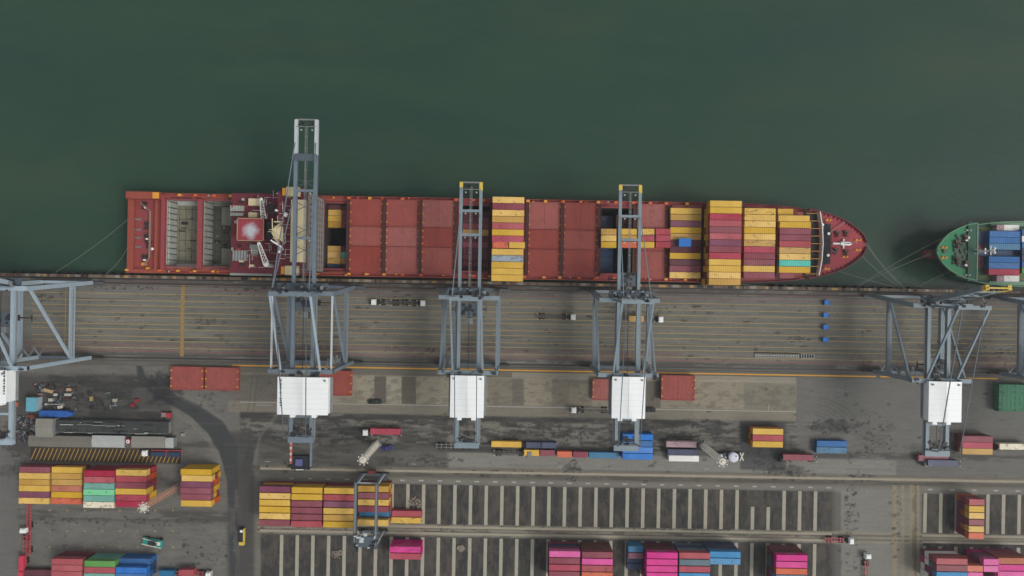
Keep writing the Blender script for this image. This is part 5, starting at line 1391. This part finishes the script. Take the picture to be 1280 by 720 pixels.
# teal fork lift
X, Y = at(190, 678.5, 2.0); r = thing('forklift', 'teal heavy forklift parked above the blue stack at bottom left', 'forklift', (X,Y,0), -.1)
teal = paint('forklift_teal', (36,140,132), 0.4, (60,60,50), 0.3)
b = MB(); b.box(-1.5,4.0,-1.3,1.3,.7,1.7); b.box(2.2,4.2,-1.4,1.4,1.2,2.5); b.box(-4.2,-2.2,-1.5,1.5,.5,1.2); b.build('chassis', teal, r)
b = MB(); b.box(-.6,1.4,-.7,.7,1.7,3.2); b.build('operator_cab', dark, r)
b = MB(); b.bar((-4.4,-1.2,1.4),(3.6,-2.0,1.4),.35); b.bar((-4.2,1.2,1.5),(3.0,.4,2.6),.3); b.box(2.4,3.6,-.5,.9,2.5,2.8); b.build('lift_arm', palewhite, r)
for x in (-2.6,2.8):
    for s_ in (-1,1): MB().cyl((x,s_*1.2,.6),(x,s_*1.75,.6),.6,12).build('wheel', tyre, r)
# yellow service truck on the dark road
X, Y = at(302.5, 671, 1.6); r = thing('service_truck', 'small yellow edged truck driving on the dark road at the left', 'truck', (X,Y,0), -math.pi/2)
MB().box(2.0,3.3,-1.0,1.0,.6,2.2).build('cab', craneyel, r); MB().box(-3.4,1.9,-.95,.6,.8,1.9).build('load_bed', dark, r)
MB().box(-3.4,1.9,.6,1.05,.8,2.1).build('side_board', craneyel, r); MB().box(-2.9,-2.0,-.6,.4,1.9,2.3).build('tool_box', white, r)
for x in (2.4,-2.2):
    for s_ in (-1,1): MB().cyl((x,s_*.7,.45),(x,s_*1.05,.45),.45,12).build('wheel', tyre, r)
# truck carrying a round white tank
X, Y = at(912, 571, 2.0); r = thing('tank_truck', 'truck with round white tank standing right of the pale reach stacker', 'truck', (X,Y,0), math.pi)
MB().box(3.0,6.3,-1.0,1.0,.8,2.3).box(3.2,6.1,-.85,.85,2.3,2.7).build('cab', paint('cab_pale', (206,208,214), 0.15), r)
MB().box(-4.6,3.0,-1.3,1.3,.8,1.2).box(1.4,2.8,-1.5,1.5,1.2,1.9).build('flat_bed', paint('bed_dark', (46,48,60), 0.4), r)
b = MB(); b.cyl((-1.4,0,1.2),(-1.4,0,3.0),1.95,28).cyl((-1.4,0,3.0),(-1.4,0,3.35),1.95,28,1.2).cyl((-2.2,-.6,3.2),(-2.2,-.6,3.45),.3,10,mi=1); b.build('round_tank', [paint('tank_white', (196,200,212), 0.12), dark], r)
b = MB(); b.bar((-4.5,-1.6,1.3),(-5.8,1.6,1.6),.4); b.bar((-4.5,1.6,1.3),(-5.8,-1.6,1.6),.4); b.build('rear_outrigger', palewhite, r)
for x in (4.6,-1.5,-3.3):
    for s_ in (-1,1): MB().cyl((x,s_*.9,.5),(x,s_*1.3,.5),.5,12).build('wheel', tyre, r)
# dark cars and small vehicles
def car(px, py, rz, m, lab, L=4.4, grp='small vehicles in the yard'):
    X, Y = at(px, py, 1.0); r = thing('parked_car', lab, 'car', (X,Y,0), rz, grp)
    b = MB(); b.prism([(-L/2,-.85),(-L/2+.25,-.92),(L/2-.35,-.9),(L/2,-.6),(L/2,.6),(L/2-.35,.9),(-L/2+.25,.92),(-L/2,.85)], .35, .95); b.build('body', m, r)
    b = MB(); b._q([(-L*.32,-.82,.95),(L*.22,-.82,.95),(L*.22,.82,.95),(-L*.32,.82,.95),(-L*.22,-.66,1.5),(L*.08,-.66,1.5),(L*.08,.66,1.5),(-L*.22,.66,1.5)], [(4,5,6,7),(0,1,5,4),(1,2,6,5),(2,3,7,6),(3,0,4,7)], 0)
    b.build('cabin_glass', paint('glass_dark', (30,36,42), .1, rough=.15), r)
    MB().box(-L*.22,L*.08,-.66,.66,1.501,1.53).build('roof', m, r)
    for x in (-L*.3, L*.3):
        for s_ in (-1,1): MB().cyl((x,s_*.72,.33),(x,s_*.93,.33),.33,12).build('wheel', tyre, r)
carblack = paint('car_black', (34,36,36), 0.1, rough=.3)
car(812, 512.4, 0, carblack, 'black car parked on the white line beside the rightmost lowered crane house', 5.0)
car(468.5, 502.3, 0, paint('car_green', (36,48,38), 0.1, rough=.3), 'dark green car parked on the pale bank near the white line', 5.4)
X, Y = at(374.5, 578, 2.0); r = thing('generator_unit', 'dark square equipment unit with violet blue box behind the largest crane', 'equipment', (X,Y,0))
MB().box(-3.4,3.4,-2.6,2.6,.2,2.0).box(-3.8,3.8,-3.2,-2.9,0,.9).build('skid', paint('unit_dark', (30,32,42), 0.4), r)
MB().box(-1.5,1.2,-1.3,1.4,2.0,2.7).build('engine_box', paint('unit_violet', (84,88,140), 0.3), r); MB().box(-1.4,1.6,-3.1,-2.8,2.0,2.2).build('light_bar', white, r)
car(459.5, 569, .3, paint('car_blue', (52,50,120), 0.2, rough=.35), 'small violet blue vehicle right of the cream reach stacker', 4.4) if False else car(484, 560, .2, paint('car_blue', (52,50,120), 0.2, rough=.35), 'small violet blue vehicle right of the cream reach stacker', 4.4)
# low truck on the apron under the right lowered crane
X, Y = at(803, 398.8, 2.5)
single(787, 804, 398.6, 6.06, 'ochre', 1.35, 'short ochre container riding on the apron under the rightmost lowered crane', grp='containers on the apron')
tractor_trailer(801, 398.8, 0.0, 'yard tractor hauling the short ochre container under a crane', ln=8)
# blue bins on the apron
bin0 = None
for i, (px, py) in enumerate(((1034,378.3),(1032.8,394),(1032.8,409),(1032.2,424.6))):
    X, Y = at(px, py, 1.6); lab = f'bright blue bin on the apron, {ORD[i]} from the water of a line of four'
    if bin0 is None:
        b = MB(); b.box(-1.05,1.05,-.9,.9,0,1.5)
        for k in (-1,1): b.box(-1.1,1.1,k*.85-.08,k*.85+.08,1.5,1.65); b.box(k*1.0-.08,k*1.0+.08,-.8,.8,1.5,1.65)
        b.box(-.7,-.5,-.95,.95,.05,1.4).box(.5,.7,-.95,.95,.05,1.4)
        bin0 = b.build('storage_bin', paint('bin_blue', (30,112,196), 0.15)); bin0.location = (X,Y,.02); tag(bin0, lab, 'bin', 'bright blue bins')
    else:
        c = bin0.copy(); col.objects.link(c); c.location = (X,Y,.02); c['label'] = lab
# chain of racks / spreaders on the apron
X, Y = at(974, 444.5, .5)
r = thing('bollard_rack', 'long row of linked grey steel racks lying on the apron lanes', 'rack', (X,Y,0), 0)
for k in range(3):
    b = MB(); x0 = -10+k*6.1
    b.box(x0, x0+5.8, -.12, .12, .3, .5); b.box(x0, x0+5.8, -.9, -.8, .2, .35)
    for q in range(9): b.box(x0+.1+q*.68, x0+.3+q*.68, -1.0, 1.0, .25, .45); b.cbox(x0+.2+q*.68, .95, .4, .4, .35, .5, 1)
    b.build('rack_frame', [holdlight, dark], r)
b = MB()
for s_ in (-1,1): b.box(9.0,14.4,s_*.9-.1,s_*.9+.1,.2,.6)
for q in range(6): b.box(9.0+q*1.05,9.2+q*1.05,-.9,.9,.25,.5)
for q in range(5): b.cbox(9.6+q*1.05, .0, .35, .7, 1.2, .4, 1)
b.build('rack_tray', [holdlight, dark], r)
# low grating piles beside runway, heaps on pads
heapm = paint('rubble', (134,124,108), 0.7, (80,60,50), 0.6, 0.9, scale=1.5)
for i, (px, py, s_) in enumerate(((518,628,1.0),(421.5,692,.8),(576,685.5,.5))):
    X, Y = at(px, py, .3); b = MB(); rg = random.Random(i)
    for k in range(50):
        a = rg.uniform(0,6.28); q = rg.random()**.7*2.6*s_; b.cbox(X+q*math.cos(a)*1.1, Y+q*math.sin(a), .12+.4*(1-q/2.8)*rg.random(), rg.uniform(.2,.9), rg.uniform(.2,.7), rg.uniform(.2,.5), 0, rg.uniform(0,3))
    tag(b.build('rubble_heap', heapm), ['pale rubble heap on the dark pad right of the gantry','pale rubble heap on the lower pads below the left stacks','small white heap on the pad right of the pink pair'][i], 'heap', 'rubble heaps on the pads')

# ------------------------------------------------------------------ sheds and clutter of the left service yard
def roofm(n, c): return paint(n, c, 0.35, (110,90,70), 0.25, 0.7, scale=0.3)
def shed(px0, px1, py0, py1, h, m, lab, rise=.5, along='x', cat='shed'):
    X0, Y0 = at(px0, py0, h); X1, Y1 = at(px1, py1, h)
    r = thing('shed', lab, cat, ((X0+X1)/2, (Y0+Y1)/2, 0), 0, 'sheds in the left service yard'); hx, hy = (X1-X0)/2, (Y0-Y1)/2
    b = MB(); b.box(-hx+.2,hx-.2,-hy+.2,hy-.2,0,h-rise); b.build('wall', grey, r)
    b = MB(); b._q([(-hx,-hy,h-rise-.05),(hx,-hy,h-rise-.05),(hx,hy,h-rise+.0),(-hx,hy,h-rise),(-hx,0,h),(hx,0,h)], [(0,1,5,4),(4,5,2,3),(0,4,3),(1,2,5),(0,3,2,1)], 0)
    n = int(hx*2/.9)
    for k in range(n+1):
        x = -hx+k*2*hx/n; b.bar((x,-hy,h-rise),(x,0,h+.03),.05); b.bar((x,0,h+.03),(x,hy,h-rise+.03),.05)
    b.build('roof', m, r)
    MB().box(-.9,.9,-hy+.1,-hy+.19,.05,h*.7).build('door', dark, r)
    return r
rg1 = roofm('roof_grey', (132,130,120)); rg2 = roofm('roof_pale', (166,170,166)); rg3 = roofm('roof_brown_grey', (112,108,98)); rg4 = paint('roof_dark', (56,58,58), 0.5, (84,84,80), 0.5, 0.7, scale=0.3)
shed(44,65,523.5,547,5,rg1,'small grey roofed shed standing at right angles to the long sheds')
shed(35,114,544.5,559.5,4,rg3,'long brownish grey roofed shed, left of the row above the hatched lane',.4)
shed(114.5,155,544.5,560,4.3,rg2,'pale roofed shed in the middle of the row above the hatched lane',.4)
shed(164,205.5,545.5,560.5,4,rg1,'grey roofed shed right of the red and white drum',.4)
shed(206.5,216.5,547.5,560.5,3.6,rg2,'smallest pale roofed shed at the right end of the row',.3)
r = shed(70,210,525.5,543.5,3.0,rg4,'long dark low shed behind the row of grey roofs',.3)
b = MB(); rg = random.Random(9)
for k in range(34): b.cbox(rg.uniform(-21,21), rg.uniform(-2.4,2.4), 3.0+rg.uniform(0,.3), rg.uniform(.3,6), rg.uniform(.1,.35), rg.uniform(.1,.4), rg.choice((0,1,1)))
b.build('roof_pipes', [holdlight, dark], r)
X, Y = at(160, 552, 3); r = thing('drum', 'round red and white topped drum between two grey shed roofs', 'drum', (X,Y,0))
MB().cyl((0,0,0),(0,0,3.0),1.2,18).build('drum_body', paint('drum_red', (150,44,54), 0.3), r)
b = MB(); b.cyl((0,0,3.0),(0,0,3.1),.75,18).build('drum_lid', white, r); MB().cyl((0,0,3.1),(0,0,3.2),.3,12).build('lid_cap', pinkred, r)
MB().box(-1.3,1.2,1.0,3.6,0,2.4).build('pump_box', dark, r)
X0, Y0 = at(47.5,513.5,3); X1, Y1 = at(88,522,3)
r = thing('covered_boat', 'long bright blue tarpaulin covered load with rounded right end', 'covered load', ((X0+X1)/2,(Y0+Y1)/2,0))
hx, hy = (X1-X0)/2, (Y0-Y1)/2; b = MB()
for k in range(14):
    x0 = -hx+k*2*hx/14; x1 = x0+2*hx/14; t0 = 1 if k < 12 else .8-.25*(k-12); b.box(x0, x1+.01*(k % 2), -hy*t0, hy*t0, .3, 2.3+.12*math.sin(k*1.7))
    b.bar((x0,-hy*t0,2.35),(x0,hy*t0,2.35),.1)
b.build('tarpaulin', paint('tarp_bright_blue', (34,90,170), 0.35, scale=1.2), r); MB().box(-hx+.3,hx-1.2,-hy+.3,hy-.3,0,.3).build('cradle', dark, r)
X0, Y0 = at(32.5,497,4); X1, Y1 = at(44.8,514.5,4)
r = thing('site_office', 'light blue flat roofed site hut left of the blue covered load', 'hut', ((X0+X1)/2,(Y0+Y1)/2,0)); hx, hy = (X1-X0)/2, (Y0-Y1)/2
MB().box(-hx+.15,hx-.15,-hy+.15,hy-.15,0,3.7).build('wall', lblue, r)
b = MB(); b.box(-hx,hx,-hy,hy,3.7,3.95)
for k in range(5): b.box(-hx+.2,hx-.2,-hy+.6+k*hy*.42,-hy+.7+k*hy*.42,3.95,4.02)
b.build('roof', paint('hut_roof_blue', (92,166,184), 0.35, scale=.8), r); MB().box(-.5,.5,-hy+.02,-hy+.15,.1,2.2).build('door', dark, r)
# small clutter
cl = [('pallet_stack',59.5,488.5,2.2,11,(184,152,112),'tan stack of planks lying slantwise in the service yard',-.25,3.6,1.3),('crate',53,488,0,0,(120,124,134),'small bluish crate left of the tan planks',0,1.2,1.2),
 ('crate',49.5,493,0,0,(136,104,96),'brownish pair of crates left of tan planks',0,1.6,.9),('crate',68.5,493.5,0,0,(190,188,178),'white crate right of the tan planks',0,1.2,1.0),
 ('crate',85.5,487,0,0,(190,150,116),'light tan crate at the upper right of the clutter',0,1.6,1.2),('crate',84,493.5,0,0,(176,176,170),'pale crate below the light tan one',0,2.4,1.0),
 ('crate',62.5,500,0,0,(186,184,176),'white crate above the pipe in the service yard',0,1.4,1.2),('crate',74.5,509,.2,0,(206,196,180),'cream crate just above the blue covered load',.2,1.8,1.1),
 ('crate',113.5,498.5,0,0,(164,140,84),'mustard edged crate standing apart right of the clutter',0,1.0,1.8),('crate',143,500.5,0,0,(170,160,142),'tan crate at the end of a brown plank row',0,1.6,1.2),
 ('crate',18,505.5,0,0,(196,104,74),'orange crates below the left white machinery house',0,1.8,1.8),('crate',39,520.5,0,0,(120,56,46),'rust red crates below the light blue hut',0,2.8,1.2),
 ('crate',228,543.5,0,0,(150,146,130),'pale crate right of the row of sheds',0,1.2,1.2),('crate',170.5,501,0,0,(150,36,50),'upper of two small red units near the dark road',0,1.5,1.3),
 ('crate',165,506.5,0,0,(140,34,48),'lower of two small red units near the dark road',0,1.5,1.3)]
rgc = random.Random(5)
for nm, px, py, _, _, c, lab, rz, sx, sy in cl:
    X, Y = at(px, py, 1.0); b = MB(); n = 3
    b.box(-sx/2,sx/2,-sy/2,sy/2,0,.9)
    for k in range(n): b.box(-sx/2+.05, sx/2-.05, -sy/2+.06+k*sy/n, -sy/2+sy/n-.08+k*sy/n, .9, .98)
    for s_ in (-1,1): b.box(s_*(sx/2-.08)-.06, s_*(sx/2-.08)+.06, -sy/2-.03, sy/2+.03, 0, 1.02)
    o = b.build(nm, paint('crate_%d_%d' % (c[0], c[1]), c, 0.4, scale=1.0)); o.location = (X,Y,.01); o.rotation_euler = (0,0,rz); tag(o, lab, 'planks' if 'pallet' in nm else 'crate', 'clutter in the left service yard')
X, Y = at(68, 505.5, .5); o = MB().cyl((-3.2,0,.3),(3.2,.1,.3),.2,8).cyl((-3.4,0,.0),(-3.4,0,.8),.5,10).build('steel_pipe', holdlight); o.location = (X,Y,0); tag(o, 'thin pale pipe with a flange lying above the blue covered load', 'pipe')
X, Y = at(206, 518.5, 1); r = thing('tractor', 'small red and grey machine parked left of the dark road bend', 'machine', (X,Y,0))
MB().box(-1.2,.8,-.9,.9,.5,1.4).build('engine_hood', grey, r); MB().box(.8,2.6,-1.1,.9,.5,1.8).build('driver_cab', paint('machine_red', (170,44,58), 0.3), r); MB().box(-1.6,-1.2,-1.3,1.3,.4,1.0).build('blade', paint('machine_red', (170,44,58), 0.3), r)
for x in (-1.0,2.0):
    for s_ in (-1,1): MB().cyl((x,s_*1.0,.5),(x,s_*1.35,.5),.5,12).build('wheel', tyre, r)
# scrap and fine clutter nobody could count
b = MB(); rg = random.Random(77)
for (x0,x1,y0,y1,n) in ((20,44,520,552,160),(50,100,478,512,90),(110,160,490,512,30),(40,60,478,486,20)):
    for k in range(n):
        X, Y = at(rg.uniform(x0,x1), rg.uniform(y0,y1), .4); b.cbox(X, Y, .3, rg.uniform(.1,2.2), rg.uniform(.1,.6), rg.uniform(.1,.6), rg.choice((0,0,1,2,3)), rg.uniform(0,3))
tag(b.build('scrap_metal', [dark, paint('scrap_rust', (92,58,50), .5), grey, paint('scrap_blue', (70,90,100), .4)]), 'loose scrap and parts scattered over the left service yard', 'scrap', kind='stuff')
# lettering on the magenta sides
def textmesh(s, size, m):
    c = bpy.data.curves.new('lettering', 'FONT'); c.body = s; c.size = size; c.extrude = .01; c.align_x = 'CENTER'; c.align_y = 'CENTER'
    o = bpy.data.objects.new('lettering', c); col.objects.link(o); dg = bpy.context.evaluated_depsgraph_get()
    me = bpy.data.meshes.new_from_object(o.evaluated_get(dg)); bpy.data.objects.remove(o); me.materials.clear(); me.materials.append(m); return me
tm = textmesh('ONE', 1.7, whl)
for o, c, k, i, t in yield_list:
    if c in ('magenta','pink') and i == 0:
        e = bpy.data.objects.new('lettering', tm); col.objects.link(e); e.parent = o
        s_ = 1 if abs(o.rotation_euler[2]) < .1 else -1
        e.location = (0, s_*1.235, 1.32); e.rotation_euler = (R(90), 0, R(180) if s_ > 0 else 0)
# rest of the stacked containers, hidden inside the stacks
bys = {}
hm = {}
verts = []; faces = []; mi = []; mats = []
for X, Y, z, L, c in HIDDEN:
    if c not in mats: mats.append(c)
    me = cmesh(L, c)
    b0 = len(verts); nv = len(me.vertices); co = np.empty(nv*3, np.float32); me.vertices.foreach_get('co', co); co = co.reshape(-1,3)+np.array((X,Y,z))
    verts += co.tolist(); faces += [[b0+v for v in p.vertices] for p in me.polygons]; mi += [mats.index(c)]*len(me.polygons)
me = bpy.data.meshes.new('stack_filling'); me.from_pydata(verts, [], faces)
for c in mats: me.materials.append(cmat(c))
me.polygons.foreach_set('material_index', mi); me.update()
o = bpy.data.objects.new('stacked_containers', me); col.objects.link(o)
tag(o, 'lower containers showing only slivers of their sides beneath the topmost ones', 'container', kind='stuff')
print('toplong', [k for k in set(o.get('label') for o in bpy.data.objects if o.get('label')) if len(k.split()) > 16])
print('containers', NCOUNT['n'], 'hidden', len(HIDDEN), 'objects', len(bpy.data.objects))
from collections import Counter
cc = Counter(o['label'] for o in bpy.data.objects if o.get('label') and o.parent is None)
print('dup labels', [(k, v) for k, v in cc.items() if v > 1][:12]); print('long', [k for k in cc if not 4 <= len(k.split()) <= 16][:10])

# thin harbour haze between the ground and the flying height
hm_ = bpy.data.materials.new('haze'); hm_.use_nodes = True; hn = hm_.node_tree; hn.nodes.clear()
ho = hn.nodes.new('ShaderNodeOutputMaterial'); hv = hn.nodes.new('ShaderNodeVolumePrincipled')
hv.inputs['Color'].default_value = (0.86, 0.90, 0.92, 1); hv.inputs['Density'].default_value = 0.00018; hv.inputs['Anisotropy'].default_value = 0.3
hn.links.new(hv.outputs[0], ho.inputs['Volume'])
tag(MB().box(-5000, 5000, -5000, 5000, -13, 285).build('haze', hm_), kind='stuff', label='thin pale haze over the whole harbour', cat='haze')
